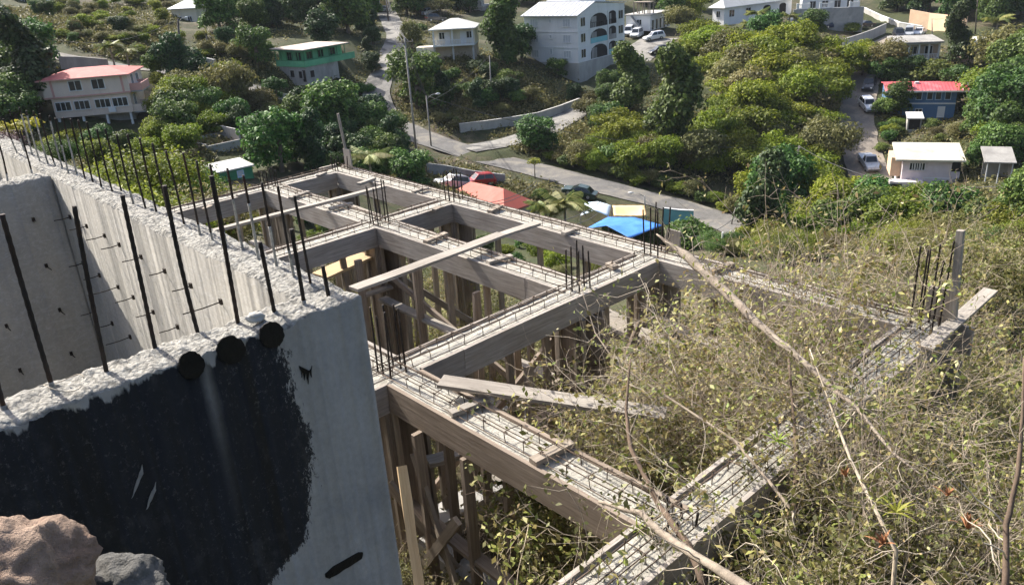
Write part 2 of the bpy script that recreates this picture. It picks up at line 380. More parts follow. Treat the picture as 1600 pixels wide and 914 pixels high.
def pad(P, r, fade=4., dz=0.):
    d = np.hypot(XX-P[0], YY-P[1]); k = np.clip((d-r)/fade, 0, 1); k = k*k*(3-2*k)
    global ZZ
    ZZ = (P[2]+dz)*(1-k)+ZZ*k
R_main = road_px([(560,172),(600,188),(650,210),(700,228),(760,246),(830,262),(900,281),(970,298),(1050,318),(1110,338),(1150,352),(1185,372)], 2.7)
R_up = road_px([(604,184),(585,150),(590,130),(603,105),(612,80),(622,55),(612,35),(602,16),(600,4)], 2.3)
R_left = road_px([(-20,66),(40,78),(90,88),(150,97),(205,106),(260,112),(330,120),(400,138),(450,152),(500,166),(560,175)], 2.4)
R_side = road_px([(728,235),(762,229),(800,220),(850,205),(885,185),(905,170)], 2.6, 50)
R_dirt = road_px([(1362,280),(1352,255),(1343,222),(1338,190),(1340,165),(1346,140),(1352,118),(1360,98),(1368,84),(1385,66),(1405,56)], 2.6)
R_park = road_px([(985,95),(1000,82),(1015,70),(1030,60)], 4.2, 20)
carve(*R_main)
Q_ = R_side[0]; Q_[:, 2] = hgt(Q_[:, 0], Q_[:, 1])+.18
for _ in range(5): Q_[1:-1, 2] = (Q_[:-2, 2]+2*Q_[1:-1, 2]+Q_[2:, 2])/4
carve(Q_[2:], 2.7, 2.5)
# unevenness of natural ground
_n = np.array([[mnoise.fractal((x*.12, y*.12, 3.1), 1., 2.1, 5) for y in YS] for x in XS])
_n2 = np.array([[mnoise.fractal((x*1.1, y*1.1, 7.7), 1., 2.1, 3) for y in YS] for x in XS])
_road = np.zeros(XX.shape)
for Q, hf in (R_main, R_up, R_left, R_side, R_dirt, R_park):
    sel = (XX > Q[:, 0].min()-9) & (XX < Q[:, 0].max()+9) & (YY > Q[:, 1].min()-9) & (YY < Q[:, 1].max()+9)
    d = np.min(np.hypot(XX[sel][:, None]-Q[None, :, 0], YY[sel][:, None]-Q[None, :, 1]), axis=1)
    _road[sel] = np.maximum(_road[sel], np.clip(1-(d-hf-.8)/3, 0, 1))
DD = np.hypot(XX, YY)
ZZ = ZZ+(1-_road)*(_n*np.clip((DD-14)/60, 0, 1)*.9+_n2*.09*np.clip(1-(DD-30)/40, .3, 1))

def build_ground():
    nx, ny = XX.shape; V = np.stack([XX.ravel(), YY.ravel(), ZZ.ravel()], 1)
    i, j = np.meshgrid(np.arange(nx-1), np.arange(ny-1), indexing='ij'); a = (i*ny+j).ravel()
    F = np.stack([a, a+ny, a+ny+1, a+1], 1)
    m, nt, b = newmat('dry_hillside_ground')
    v = coords(nt); big = noi(nt, v, .05, 5, .6); mid = noi(nt, v, .35, 6, .65); fine = noi(nt, v, 5, 5, .7)
    soil = ramp(nt, mid, [(.3, (.085, .062, .042)), (.55, (.15, .115, .078)), (.75, (.23, .185, .125))])
    grass = ramp(nt, mid, [(.3, (.032, .042, .012)), (.6, (.068, .075, .022)), (.8, (.13, .118, .048))])
    col = mixc(nt, ramp(nt, big, [(.36, 0.), (.52, 1.)]), soil, grass)
    col = mixc(nt, .7, col, ramp(nt, fine, [(.25, (.15, .14, .12)), (.75, (1, 1, 1))]), 'MULTIPLY'); col = mixc(nt, ramp(nt, noi(nt, v, 1.1, 5, .7), [(.44, 0.), (.60, .85)]), col, (.035, .046, .014))
    nt.links.new(col, b.inputs['Base Color']); b.inputs['Roughness'].default_value = .95
    bump(nt, b, fine, .6, .12)
    o = meshobj('ground', np_mesh('ground', V, F, m, True)); tag(o, 'dry sloping hillside falling from the building site into the valley', 'ground', kind='structure')
build_ground()
def ribbon(name, rd, mt, label, cat, lift=.0, trim=0.):
    Q, half = rd; n = len(Q); t = np.gradient(Q[:, :2], axis=0); t /= np.linalg.norm(t, axis=1)[:, None]; nrm = np.stack([-t[:, 1], t[:, 0]], 1)
    V = []; k = 7
    for i in range(n):
        for j in range(k):
            s = (j/(k-1)*2-1)*(half+.25*mnoise.noise((i*.35, j*3., half)))
            z = Q[i, 2]+lift-.05*abs(s/half)**2
            V.append((Q[i, 0]+nrm[i, 0]*s, Q[i, 1]+nrm[i, 1]*s, z))
    a = np.array([[i*k+j, i*k+j+1, (i+1)*k+j+1, (i+1)*k+j] for i in range(n-1) for j in range(k-1)])
    o = meshobj(name, np_mesh(name, V, a, mt, True)); tag(o, label, cat, kind='structure'); return o
def roadmat(name, c1, c2, patch):
    m, nt, b = newmat(name); v = coords(nt); f = noi(nt, v, .5, 6, .7); g = noi(nt, v, 4, 5, .7)
    col = ramp(nt, f, [(.3, c1), (.7, c2)]); col = mixc(nt, ramp(nt, noi(nt, v, .22, 4, .6, 1.), [(.5, 0.), (.62, 1.)]), col, patch)
    col = mixc(nt, .4, col, ramp(nt, g, [(.2, .35), (.8, 1.)]), 'MULTIPLY')
    nt.links.new(col, b.inputs['Base Color']); b.inputs['Roughness'].default_value = .93; bump(nt, b, g, .4, .05); return m
M['asphalt'] = roadmat('worn_asphalt', (.115, .11, .105), (.19, .183, .17), (.24, .22, .185))
M['asphaltpale'] = roadmat('pale_cracked_road', (.19, .183, .17), (.31, .295, .265), (.09, .088, .085))
M['dirt'] = roadmat('dusty_dirt', (.19, .165, .14), (.29, .25, .205), (.35, .29, .22))
ribbon('road', R_main, M['asphalt'], 'worn grey asphalt road crossing the valley below the building site', 'road')
ribbon('road', R_up, M['asphaltpale'], 'steep cracked pale road climbing past the green house', 'road', .012)
ribbon('road', R_left, M['asphalt'], 'narrow grey road running above the red roofed pink house', 'road', .024)
ribbon('road', R_side, M['asphaltpale'], 'pale paved side road beside the low grey retaining wall', 'road', .036)
ribbon('driveway', R_dirt, M['dirt'], 'dusty dirt track with parked vehicles left of the blue house', 'track', .0)
ribbon('parking_area', R_park, M['asphaltpale'], 'paved parking area beside the white apartment block', 'parking area', .0)
# ------------------------------------------------------------------ near concrete: cistern walls (grid frame: x=u, y=-v, z)
SITE = (GX0, GY0, 0)
WT = 2.281
def wall_mats():
    m, nt, b = newmat('board_cast_concrete'); v = coords(nt)
    st = noi(nt, coords(nt, (1.5, 1.5, .6)), 1.6, 5, .6, .3); cl = noi(nt, v, 2.2, 6, .65); fi = noi(nt, v, 38, 4, .7)
    col = ramp(nt, st, [(.15, (.235, .218, .185)), (.5, (.305, .285, .245)), (.85, (.375, .352, .308))])
    col = mixc(nt, ramp(nt, cl, [(.45, 0.), (.7, .7)]), col, (.21, .202, .184))
    swirl = noi(nt, coords(nt, (1, 1, 2.2)), 5, 3, .55, 2.5); col = mixc(nt, ramp(nt, swirl, [(.47, 0.), (.5, .22), (.53, 0.)]), col, (.5, .5, .49))
    col = mixc(nt, .35, col, ramp(nt, fi, [(.25, .45), (.7, 1.)]), 'MULTIPLY')
    nt.links.new(col, b.inputs['Base Color']); b.inputs['Roughness'].default_value = .88
    h = mth(nt, 'ADD', mth(nt, 'MULTIPLY', fi, .3), cl); bump(nt, b, h, .35, .02)
    plainw = m
    # same concrete with brushed bitumen over the outer face of the front wall
    m, nt, b = newmat('concrete_with_bitumen_coat'); v = coords(nt)
    st = noi(nt, coords(nt, (3, 3.2, .5)), 1.6, 6, .68, .4); cl = noi(nt, v, 2.6, 6, .65); fi = noi(nt, v, 38, 4, .7)
    col = ramp(nt, st, [(.15, (.235, .218, .185)), (.5, (.305, .285, .245)), (.85, (.375, .352, .308))])
    col = mixc(nt, ramp(nt, cl, [(.45, 0.), (.7, .75)]), col, (.21, .202, .184))
    col = mixc(nt, .35, col, ramp(nt, fi, [(.25, .45), (.7, 1.)]), 'MULTIPLY')
    sx = nt.nodes.new('ShaderNodeSeparateXYZ'); nt.links.new(v, sx.inputs[0])
    V = mth(nt, 'MULTIPLY', sx.outputs[1], -1.); Z = sx.outputs[2]
    edge = ramp(nt, mth(nt, 'DIVIDE', mth(nt, 'SUBTRACT', Z, 1.), 1.4, clamp=True),
                [(0, .74), (.136, .60), (.176, .53), (.222, .41), (.387, .345), (.57, .30), (.657, .345), (.83, .36), (1, .42)])
    n1 = noi(nt, coords(nt, (1, 9, 4.5)), 2.2, 6, .75); n2 = noi(nt, coords(nt, (1, 45, 18)), 1.5, 5, .75)
    jit = mth(nt, 'ADD', mth(nt, 'MULTIPLY', mth(nt, 'SUBTRACT', n1, .5), .13), mth(nt, 'MULTIPLY', mth(nt, 'SUBTRACT', n2, .5), .20))
    side = mth(nt, 'SUBTRACT', mth(nt, 'ADD', mth(nt, 'SUBTRACT', V, 6.), jit), edge)
    ns = noi(nt, coords(nt, (1, 6, 2)), 2.2, 4, .6)
    top = mth(nt, 'SUBTRACT', mth(nt, 'ADD', 2.15, mth(nt, 'MULTIPLY', ns, .22)), Z)
    mask = mth(nt, 'MULTIPLY', mth(nt, 'MULTIPLY_ADD', side, 60., .5, clamp=True), mth(nt, 'MULTIPLY_ADD', top, 70., .5, clamp=True))
    # worn specks and a washed run of cement in the coat
    sp_ = noi(nt, coords(nt, (1, 42, 36)), 1.4, 5, .8); zone = noi(nt, v, 1.8, 3, .6)
    wear = mth(nt, 'MULTIPLY', ramp(nt, sp_, [(.57, 0.), (.65, 1.)]), ramp(nt, zone, [(.30, 0.1), (.62, .9)]))
    run = mth(nt, 'SUBTRACT', 1., mth(nt, 'MULTIPLY', mth(nt, 'ABSOLUTE', mth(nt, 'SUBTRACT', mth(nt, 'ADD', V, mth(nt, 'MULTIPLY', n1, .03)), 6.67)), 30.), clamp=True)
    run = mth(nt, 'MULTIPLY', mth(nt, 'MULTIPLY', run, ramp(nt, mth(nt, 'DIVIDE', mth(nt, 'SUBTRACT', Z, 1.4), 1., clamp=True), [(.1, 0.), (.45, .25), (.72, .9)])), 1.)
    soft = mth(nt, 'MULTIPLY', ramp(nt, noi(nt, v, 3.1, 5, .7), [(.56, 0.), (.66, .08)]), ramp(nt, noi(nt, coords(nt, (1, 14, 6)), 2, 5, .75), [(.42, 0.), (.6, 1.)]))
    mask = mth(nt, 'MULTIPLY', mask, mth(nt, 'SUBTRACT', 1., mth(nt, 'MAXIMUM', mth(nt, 'MAXIMUM', mth(nt, 'MULTIPLY', wear, .32), mth(nt, 'MULTIPLY', run, .55)), soft)))
    tarc = ramp(nt, n1, [(.3, (.0055, .005, .0046)), (.7, (.011, .0102, .0095))])
    nt.links.new(mixc(nt, mask, col, tarc), b.inputs['Base Color'])
    nt.links.new(mth(nt, 'MULTIPLY_ADD', mask, -.22, .9), b.inputs['Roughness'])
    h = mth(nt, 'ADD', mth(nt, 'MULTIPLY', fi, .4), cl); bump(nt, b, h, .35, .02)
    coated = m
    m, nt, b = newmat('rough_broken_concrete'); v = coords(nt)
    a = noi(nt, v, 14, 7, .75); c = noi(nt, v, 70, 4, .7)
    col = ramp(nt, a, [(.25, (.22, .21, .185)), (.5, (.40, .385, .345)), (.75, (.53, .515, .47))])
    col = mixc(nt, .5, col, ramp(nt, c, [(.25, .45), (.7, 1.)]), 'MULTIPLY')
    vo = nt.nodes.new('ShaderNodeTexVoronoi'); vo.inputs['Scale'].default_value = 58; nt.links.new(v, vo.inputs['Vector']); peb = vo.outputs['Distance']
    col = mixc(nt, .85, col, ramp(nt, peb, [(.2, 1.06), (.55, .88), (.8, .5)]), 'MULTIPLY'); pit = noi(nt, v, 30, 5, .8); col = mixc(nt, ramp(nt, pit, [(.60, 0.), (.68, .8)]), col, (.13, .12, .10))
    nt.links.new(col, b.inputs['Base Color']); b.inputs['Roughness'].default_value = .95
    bump(nt, b, mth(nt, 'SUBTRACT', mth(nt, 'ADD', a, mth(nt, 'MULTIPLY', c, .6)), mth(nt, 'MULTIPLY', peb, .45)), .9, .025)
    return plainw, coated, m
M['wall'], M['coated'], M['rough'] = wall_mats()

def wall_mesh(name, x0, x1, y0, y1, zb, mats, step=.010, amp=.013):
    """upright wall with a ragged broken top; material 0 sides, 1 top, 2 the +x face"""
    nx = max(3, int((x1-x0)/step)); ny = max(3, int((y1-y0)/step)); nx += 1; ny += 1
    xs = np.linspace(x0, x1, nx); ys = np.linspace(y0, y1, ny); V = []
    for x in xs:
        for y in ys:
            e = min(x-x0, x1-x, y-y0, y1-y)
            n = mnoise.fractal((x*17, y*17, 1.3), .55, 2.3, 6)*amp+mnoise.noise((x*4.1, y*4.1, 5))*amp*.5+abs(mnoise.noise((x*31, y*31, 7)))*.009+max(0, mnoise.noise((x*2.2, y*2.2, 31))-.1)*.018
            chip = max(0, .045-e)/.045; n -= chip*chip*(.012+.034*max(0, mnoise.noise((x*6.5, y*6.5, 9))))
            jx = mnoise.noise((x*16, y*16, 21))*.012*chip; jy = mnoise.noise((x*16, y*16, 44))*.012*chip
            V.append((min(max(x+(jx if 0 < e else 0), x0), x1), min(max(y+(jy if 0 < e else 0), y0), y1), WT+n))
    F = [(i*ny+j, (i+1)*ny+j, (i+1)*ny+j+1, i*ny+j+1) for i in range(nx-1) for j in range(ny-1)]; mi = [1]*len(F)
    ring = [(i, 0) for i in range(nx)]+[(nx-1, j) for j in range(1, ny)]+[(i, ny-1) for i in range(nx-2, -1, -1)]+[(0, j) for j in range(ny-2, 0, -1)]
    idx = [i*ny+j for i, j in ring]; k = len(V)
    for q in idx: V.append((V[q][0], V[q][1], zb))
    n = len(idx)
    for a in range(n):
        b = (a+1) % n; F.append((idx[a], k+a, k+b, idx[b]))
        mi.append(2 if abs(V[idx[a]][0]-x1) < 1e-4 and abs(V[idx[b]][0]-x1) < 1e-4 else 0)
    me = np_mesh(name, V, np.array(F), mats, False, mi)
    return me
cist = empty('cistern_walls', SITE, YAW)
tag(cist, 'unfinished grey concrete cistern walls with a black tar coated front and rows of steel bars on top', 'concrete wall')
near_wall = meshobj('front_wall', wall_mesh('front_wall', 10.145, 10.35, -9.6, -5.985, -1.6, [M['wall'], M['rough'], M['coated']]), cist)
near_wall['label'] = 'front concrete wall brushed with black tar over most of its outer face'
side_wall = meshobj('side_wall', wall_mesh('side_wall', 3.6, 10.142, -6.185, -5.982, -3.2, [M['wall'], M['rough'], M['wall']], .013), cist)
cross_wall = meshobj('cross_wall', wall_mesh('cross_wall', 6.56, 6.79, -9.6, -6.188, -1.2, [M['wall'], M['rough'], M['wall']], .016), cist)
b_ = MB(); b_.box(3.6, 10.14, -9.6, -6.19, -1.3, -.35); fl = b_.build('cistern_floor', M['conc'], cist)

def upright(base, top_px, z=WT):
    """bar foot in grid frame and a top point on its sight line, as near to plumb as the sight line allows"""
    Bw = G(base[0], -base[1], z); d = ray(*top_px)
    A = np.array([d[0], d[1]]); o = EYE[:2]-Bw[:2]; t = -(A@o)/(A@A); return toG(EYE+d*t)
def rebar(base_px, top_px, rad, par, mt=None, splash=.0):
    B = gz(*base_px, WT); Tp = upright(B, top_px); B = np.array([B[0], B[1], WT-.04])
    L = np.linalg.norm(Tp-B); k = max(6, int(L/.018)); b = MB(); pts, rs = [], []
    bend = rng.normal(0, .004, 2)
    for i in range(k+1):
        s = i/k; p = B+(Tp-B)*s; w = math.sin(s*math.pi); pts.append((p[0]+bend[0]*w, p[1]+bend[1]*w, p[2])); rs.append(rad*(1.09 if i % 2 else .93))
    kk = int(k*splash)
    if kk > 1:
        b.tube(pts[:kk+1], [r*1.1 for r in rs[:kk+1]], 6, 1); b.tube(pts[kk:], rs[kk:], 6, 0)
    else: b.tube(pts, rs, 6, 0)
    return b.build('rebar', [M['rebar'], M['rebar_splash']], par)
for bp, tp, s_ in [((5,640),(-74,372),.1),((83,610),(3,335),.12),((165,580),(116,322),.05),((242,545),(191,305),.05),((309,518),(257,290),.0),((371,503),(330,275),.0),((429,489),(406,378),.12),((475,475),(455,358),.16),((513,461),(504,415),.0)]:
    rebar(bp, tp, .0084, near_wall, splash=s_)
for bp, tp, s_ in [((50,242),(30,168),.9),((63,253),(41,173),.92),((75,256),(52,174),.92),((87,260),(62,178),.2),((98,263),(77,181),.95),((107,271),(86,185),.6),((120,273),(98,184),.75),
        ((133,281),(110,186),.06),((145,285),(122,188),.05),((158,294),(135,191),.06),((176,300),(151,202),.04),((190,300),(164,201),.0),((209,320),(182,210),.3),((228,326),(199,210),.1),((245,333),(218,216),.05),
        ((264,338),(238,224),.05),((288,353),(259,236),.12),((312,366),(286,239),.2),((333,378),(307,251),.2),((353,384),(328,257),.25),((380,392),(355,263),.7),((404,408),(380,274),.72),((433,419),(409,285),.55),
        ((460,434),(434,291),.4),((486,447),(460,306),.15),((28,240),(5,186),.5),((39,238),(14,172),.4)]:
    rebar(bp, tp, .0060, side_wall, splash=s_)
for bp, tp in [((50,272),(31,204)),((11,283),(-8,205))]: rebar(bp, tp, .0062, cross_wall, splash=.25)

def on_y(px, y):   # point on the plane y = const of the grid frame
    d = ray(*px); n = BX; t = (-y-(EYE-np.array(SITE))@n)/(d@n); return toG(EYE+d*t)
def on_x(px, x):
    d = ray(*px); t = (x-(EYE-np.array(SITE))@AX)/(d@AX); return toG(EYE+d*t)
def tie(root, tip_px, axis, par):
    d = ray(*tip_px); o = toG(EYE); e = toG(EYE+d)-o; ax = np.array(axis, float)
    # point on root+t*axis closest to the sight line
    w = root-o; a_, b_, c_ = ax@ax, ax@e, e@e; dd, ee = ax@w, e@w; t = (b_*ee-c_*dd)/(a_*c_-b_*b_); t = max(.05, min(.22, t))
    b = MB(); tip = root+ax*t; b.tube([root-ax*.01, root+ax*t*.5+np.array([0, 0, -.004]), tip], .0032, 5)
    b.box(root[0]-.011, root[0]+.011, root[1]-.009, root[1]+.009, root[2]-.014, root[2]+.014)
    b.build('form_tie', M['tie'], par)
for rp, tp in [((110,339),(85,347)),((136,353),(109,361)),((164,368),(133,374)),((187,382),(158,390)),((221,401),(191,410)),((258,423),(233,430)),((156,430),(130,436)),((185,448),(137,461)),((209,464),(180,474)),
               ((240,487),(213,496)),((299,446),(269,456)),((346,471),(287,494)),((278,510),(253,531)),((176,505),(156,509)),((204,526),(165,538)),((158,556),(143,561)),((146,487),(126,493)),((130,411),(111,426))]:
    tie(on_y(rp, -6.187), tp, (0, -1, 0), side_wall)
for rp, tp in [((52,343),(47,352)),((72,415),(74,428)),((93,484),(101,492)),((10,509),(16,517)),((111,552),(118,558)),((31,578),(36,586))]:
    tie(on_x(rp, 6.792), tp, (1, 0, 0), cross_wall)
# tar dabs, a tar stroke and scuffs on the front face: thin patches 4 mm proud
def patch(px_pts, name, mt, thick=.004, par=None, lift=0.):
    par = par or near_wall
    P = [on_x(p, 10.351+lift) for p in px_pts]; Q = []
    for a, b in zip(P, P[1:]+P[:1]):
        for s in (0, .25, .5, .75):
            p = a+(b-a)*s; k = .0022; Q.append((p[0], p[1]+mnoise.noise((p[1]*60, p[2]*60, 1))*k*1.6, p[2]+mnoise.noise((p[1]*60, p[2]*60, 8))*k*1.6))
    b = MB(); b.prism(Q, (thick, 0, 0)); b.build(name, mt, par)
def circ(cx, cy, rx, ry, n=14): return [(cx+rx*math.cos(2*math.pi*i/n), cy+ry*math.sin(2*math.pi*i/n)) for i in range(n)]
for cx, cy, rx, ry in [(424,522,19.5,20.5),(360,546,23,22),(298,570,21,22)]: patch(circ(cx, cy, rx, ry), 'tar_dab', M['tar'], .006)
patch(circ(477,571,10,13)[:8]+[(470,577),(471,590),(473,577),(475,594),(478,580),(481,600),(483,579),(486,590)]+[(487,572)], 'tar_drip', M['tar'])
patch([(508,896),(520,884),(560,862),(567,862),(565,872),(528,895),(514,903),(509,901)], 'tar_stroke', M['tar'])
M['scuff'] = plain('scraped_cement', (.22, .22, .215), .9, .25, 20, .2)
patch([(222,725),(223,739),(215,760),(206,778),(211,757),(217,742)], 'scrape_mark', M['scuff'], .002, lift=.0035)
patch([(244,752),(243,766),(236,782),(228,796),(233,776),(240,760)], 'scrape_mark', M['scuff'], .002, lift=.0035)
# loose bits lying on the wall head
def lump(name, P, r, mt, label, cat, sc=(1, 1, .5), sub=3, seed=0, amp=.35):
    bm = bmesh.new(); bmesh.ops.create_icosphere(bm, subdivisions=sub, radius=1)
    for v in bm.verts:
        c = v.co.copy(); k = 1+amp*mnoise.fractal(c*1.3+Vector((seed*3.7, seed, 0)), 1, 2.1, 5); k -= (amp*.9*abs(mnoise.noise(c*2.1+Vector((seed, 3, 1))))+amp*.35*abs(mnoise.noise(c*5.3+Vector((1, seed, 1))))) if sub > 4 else 0; v.co = Vector((c.x*sc[0], c.y*sc[1], c.z*sc[2]))*k*r
    me = bpy.data.meshes.new(name); bm.to_mesh(me); bm.free(); me.materials.append(mt); me.polygons.foreach_set('use_smooth', [True]*len(me.polygons))
    o = meshobj(name, me, None, P)
    if label: tag(o, label, cat)
    return o
lump('plaster_lump', onz(399, 496, WT+.028), .034, M['concpale'], 'small white plaster lump on the wall head beside a steel bar', 'plaster lump', (1, .7, .6), 3, 4)
b_ = MB(); c_ = onz(101, 599, WT+.03); b_.tube([(math.cos(a)*.062, math.sin(a)*.045, .012*math.sin(2*a)) for a in np.linspace(.3, 6.0, 26)], .0017, 5)
o_ = b_.build('wire_loop', M['greytwig'], None, c_); tag(o_, 'thin pale wire loop lying on the rough wall head', 'wire')
# boulders at the foot of the picture
def rock(name, px, D, r, c1, c2, label, seed, sc, amp=.3):
    m, nt, b = newmat(name+'_stone'); v = coords(nt); f = noi(nt, v, 3, 8, .7, .3); g = noi(nt, v, 22, 6, .75)
    col = ramp(nt, f, [(.28, c1), (.55, c2), (.75, tuple(min(1, x*1.35) for x in c2))]); col = mixc(nt, .6, col, ramp(nt, g, [(.3, .3), (.7, 1.)]), 'MULTIPLY')
    nt.links.new(col, b.inputs['Base Color']); b.inputs['Roughness'].default_value = .92
    bump(nt, b, mth(nt, 'ADD', mth(nt, 'MULTIPLY', f, 1.6), g), .9, .05)
    return lump(name, W(*px, D), r, m, label, 'boulder', sc, 5, seed, amp)
rock('reddish_boulder', (32, 904), 2.0, .15, (.27, .165, .115), (.47, .345, .26), 'rough reddish tan boulder in sunlight against the black wall', 5, (1.0, .95, .85), .22)
rock('grey_boulder', (185, 925), 2.1, .108, (.10, .10, .095), (.21, .205, .19), 'smooth dark grey boulder in the shade beside the reddish one', 8, (1.1, .9, .7), .2)

# ------------------------------------------------------------------ beam frame in timber formwork
frame = empty('beam_frame', SITE, YAW)
tag(frame, 'grid of fresh concrete beams in timber formwork with exposed steel cages on tall timber columns', 'concrete frame')
U1, U2, U3, U5 = 0., 3.3286, 7.2391, 10.46
V1, V2, V3 = 0., 1.4057, 3.9578
HW = .20; BT = .038; BH = .285
def board(name, p0, p1, w, h, mt, par, n=7, warp=.004, roll=None):
    """timber with its grain along local X, slightly warped"""
    p0, p1 = Vector(p0), Vector(p1); d = p1-p0; L = d.length; x = d.normalized()
    z = Vector((0, 0, 1)); z = z if abs(x.dot(z)) < .95 else Vector((1, 0, 0))
    y = z.cross(x).normalized(); z = x.cross(y)
    if roll: q = Matrix.Rotation(roll, 3, x); y = q@y; z = q@z
    V, F = [], []; ph = random.random()*50
    for i in range(n+1):
        t = i/n; a = L*t; wy = mnoise.noise((t*2.2, ph, 0))*warp; wz = mnoise.noise((t*2.2, ph, 9))*warp
        for sy, sz in ((-1, -1), (1, -1), (1, 1), (-1, 1)):
            V.append((a+(random.uniform(-.004, .004) if i in (0, n) else 0), sy*w/2+wy+random.uniform(-1, 1)*warp*.25, sz*h/2+wz+random.uniform(-1, 1)*warp*.25))
    for i in range(n):
        for j in range(4): F.append((i*4+j, (i+1)*4+j, (i+1)*4+(j+1) % 4, i*4+(j+1) % 4))
    F += [(0, 1, 2, 3), (n*4+3, n*4+2, n*4+1, n*4)]
    me = bpy.data.meshes.new(name); me.from_pydata(V, [], F); me.materials.append(mt); me.update()
    o = meshobj(name, me, par); o.matrix_local = Matrix(((x.x, y.x, z.x, p0.x), (x.y, y.y, z.y, p0.y), (x.z, y.z, z.z, p0.z), (0, 0, 0, 1))); return o
m, nt, b = newmat('fresh_beam_concrete'); v = coords(nt); a_ = noi(nt, v, 5, 7, .7); c_ = noi(nt, v, 55, 4, .75)
col = ramp(nt, a_, [(.28, (.34, .32, .27)), (.5, (.51, .485, .42)), (.72, (.63, .61, .54))]); col = mixc(nt, .55, col, ramp(nt, c_, [(.3, .4), (.65, 1.)]), 'MULTIPLY')
nt.links.new(col, b.inputs['Base Color']); b.inputs['Roughness'].default_value = .95; bump(nt, b, mth(nt, 'ADD', a_, c_), .8, .03); M['beamconc'] = m
def cage(L, name, par, seed):
    """two top bars with stirrups standing proud of the half filled concrete, modelled along local X"""
    r = random.Random(seed); b = MB()
    for y, zz in ((-.075, .062), (.075, .062), (0., .028), (-.12, .004), (.12, .006)):
        pts = [(t*L, y+r.uniform(-.008, .008), zz+r.uniform(-.006, .006)) for t in np.linspace(0, 1, max(4, int(L/.4)))]; b.tube(pts, .0048, 5)
    x = .1+r.random()*.1
    while x < L-.05:
        t = r.uniform(-.02, .02); h = .066+r.uniform(-.006, .012)
        if r.random() < .82:
            b.tube([(x, -.085, -.03), (x+t, -.083, h), (x+t*.5, -.02, h+.006), (x-t*.5, .03, h+.006), (x-t, .083, h), (x-t*.3, .087, -.03)], .0042, 5)
        else:
            b.tube([(x, -.085, -.03), (x+t, -.08, h+.02), (x+t*2, -.05, h+.03)], .0042, 5); b.tube([(x, .085, -.03), (x-t, .08, h), (x, .05, h+.01)], .0042, 5)
        b.tube([(x-.012, -.075, .055), (x+.004, -.082, .075), (x+.018, -.07, .062)], .004, 4)
        x += r.uniform(.19, .26)
    return b.build(name, M['rust'], par)
def core(b, L, lo, hi):
    n = max(4, int(L/.05)); k = 7; vs = []
    for i in range(n+1):
        for j in range(k):
            x = L*i/n; y = lo+(hi-lo)*j/(k-1); vs.append((x, y, -.022+mnoise.fractal((x*5+b, y*9, b*3.3), .9, 2.1, 4)*.011-.008*(1 if j in (0, k-1) else 0)))
    fs = [(i*k+j, (i+1)*k+j, (i+1)*k+j+1, i*k+j+1) for i in range(n) for j in range(k-1)]
    kk = len(vs); vs += [(0, lo, -BH+.01), (L, lo, -BH+.01), (L, hi, -BH+.01), (0, hi, -BH+.01)]
    fs.append((kk, kk+3, kk+2, kk+1))
    fs += [tuple(reversed(tuple(i*k for i in range(n+1))))+(kk, kk+1)] if False else []
    mb = MB(); mb.add(vs, fs); return mb
def beam(p, q, left=None, right=None, mt='form_grey', face=None, seed=0, ext=(0, 0)):
    """one beam between nodes p and q (x, y): concrete, cage and form boards; left/right give board runs [(start, end), ...] along it"""
    p, q = Vector((p[0], p[1], 0)), Vector((q[0], q[1], 0)); L = (q-p).length; rz = math.atan2(q.y-p.y, q.x-p.x)
    o = core(seed*1.7, L, -HW+BT, HW-BT).build('beam', M['beamconc'], frame); o.location = p; o.rotation_euler = (0, 0, rz)
    cage(L, 'reinforcement_cage', o, seed)
    for sgn, runs in ((1, left), (-1, right)):
        for (s, e) in (runs or []):
            t = s; i = 0
            while t < e-.01:
                ln = min(3.05, e-t); ln = e-t if e-t-ln < .5 else ln
                board('form_board', (t+.0015, sgn*(HW-BT/2), -BH/2+random.uniform(-.004, .002)), (t+ln-.0015, sgn*(HW-BT/2), -BH/2+random.uniform(-.004, .002)), BT, BH, M[mt], o, 9, .005); t += ln; i += 1
    return o
h = HW
# rows along x (left side of travel +x is +y, the far side)
row1 = [beam((-.2, 0), (U3, 0), [(0, U3+.2)], [(.4, U2), (U2+.4, U3)], seed=1), beam((U3, 0), (U5-.16, 0), [(.2, U5-U3+.36)], [(.2, U5-U3-.2+.16)], seed=2)]
row2 = [beam((U1+.16, -V2), (U2, -V2), [(.04, U2-.36)], [(.04, U2-.36)], seed=3), beam((U2, -V2), (U3-.16, -V2), [(.2, U3-U2-.04)], [(.2, U3-U2-.04)], seed=4)]
row3 = [beam((U1+.16, -V3), (U2, -V3), [(.04, U2-.36)], [(.04, U2-.36)], seed=5), beam((U2, -V3), (U3, -V3), [(.2, U3-U2-.2)], [(.2, U3-U2-.2)], seed=6),
        beam((U3, -V3), (U5-.16, -V3), [(.2, U5-U3-.04)], [(.2, U5-U3-.04)], 'form_brown', seed=7)]
# columns of beams along -y (left side of travel -y is +x)
for i, (u, sd) in enumerate(((U1, 8), (U2, 9), (U3, 10))):
    n_ = 6.0-.2
    lr = [(.04-.0, V2-.36), (V2+.04, V3-.36), (V3+.04, 5.79)]
    beam((u, -.16), (u, -5.97), [(.04, V3-.36), (V3+.04, 5.79)] if u == U3 else lr, [(0, 5.79)] if u == U1 else lr, seed=sd)
beam((U5, .2), (U5, -6.6), [(0, 6.8)], [(.4, V3), (V3+.4, 6.8)], seed=11)
# stop-end board at the far left corner
board('stop_board', (-.2, -.2, -BH/2), (-.2, .16, -BH/2), BT, BH-.01, M['form_grey'], row1[0]).matrix_parent_inverse = Matrix()
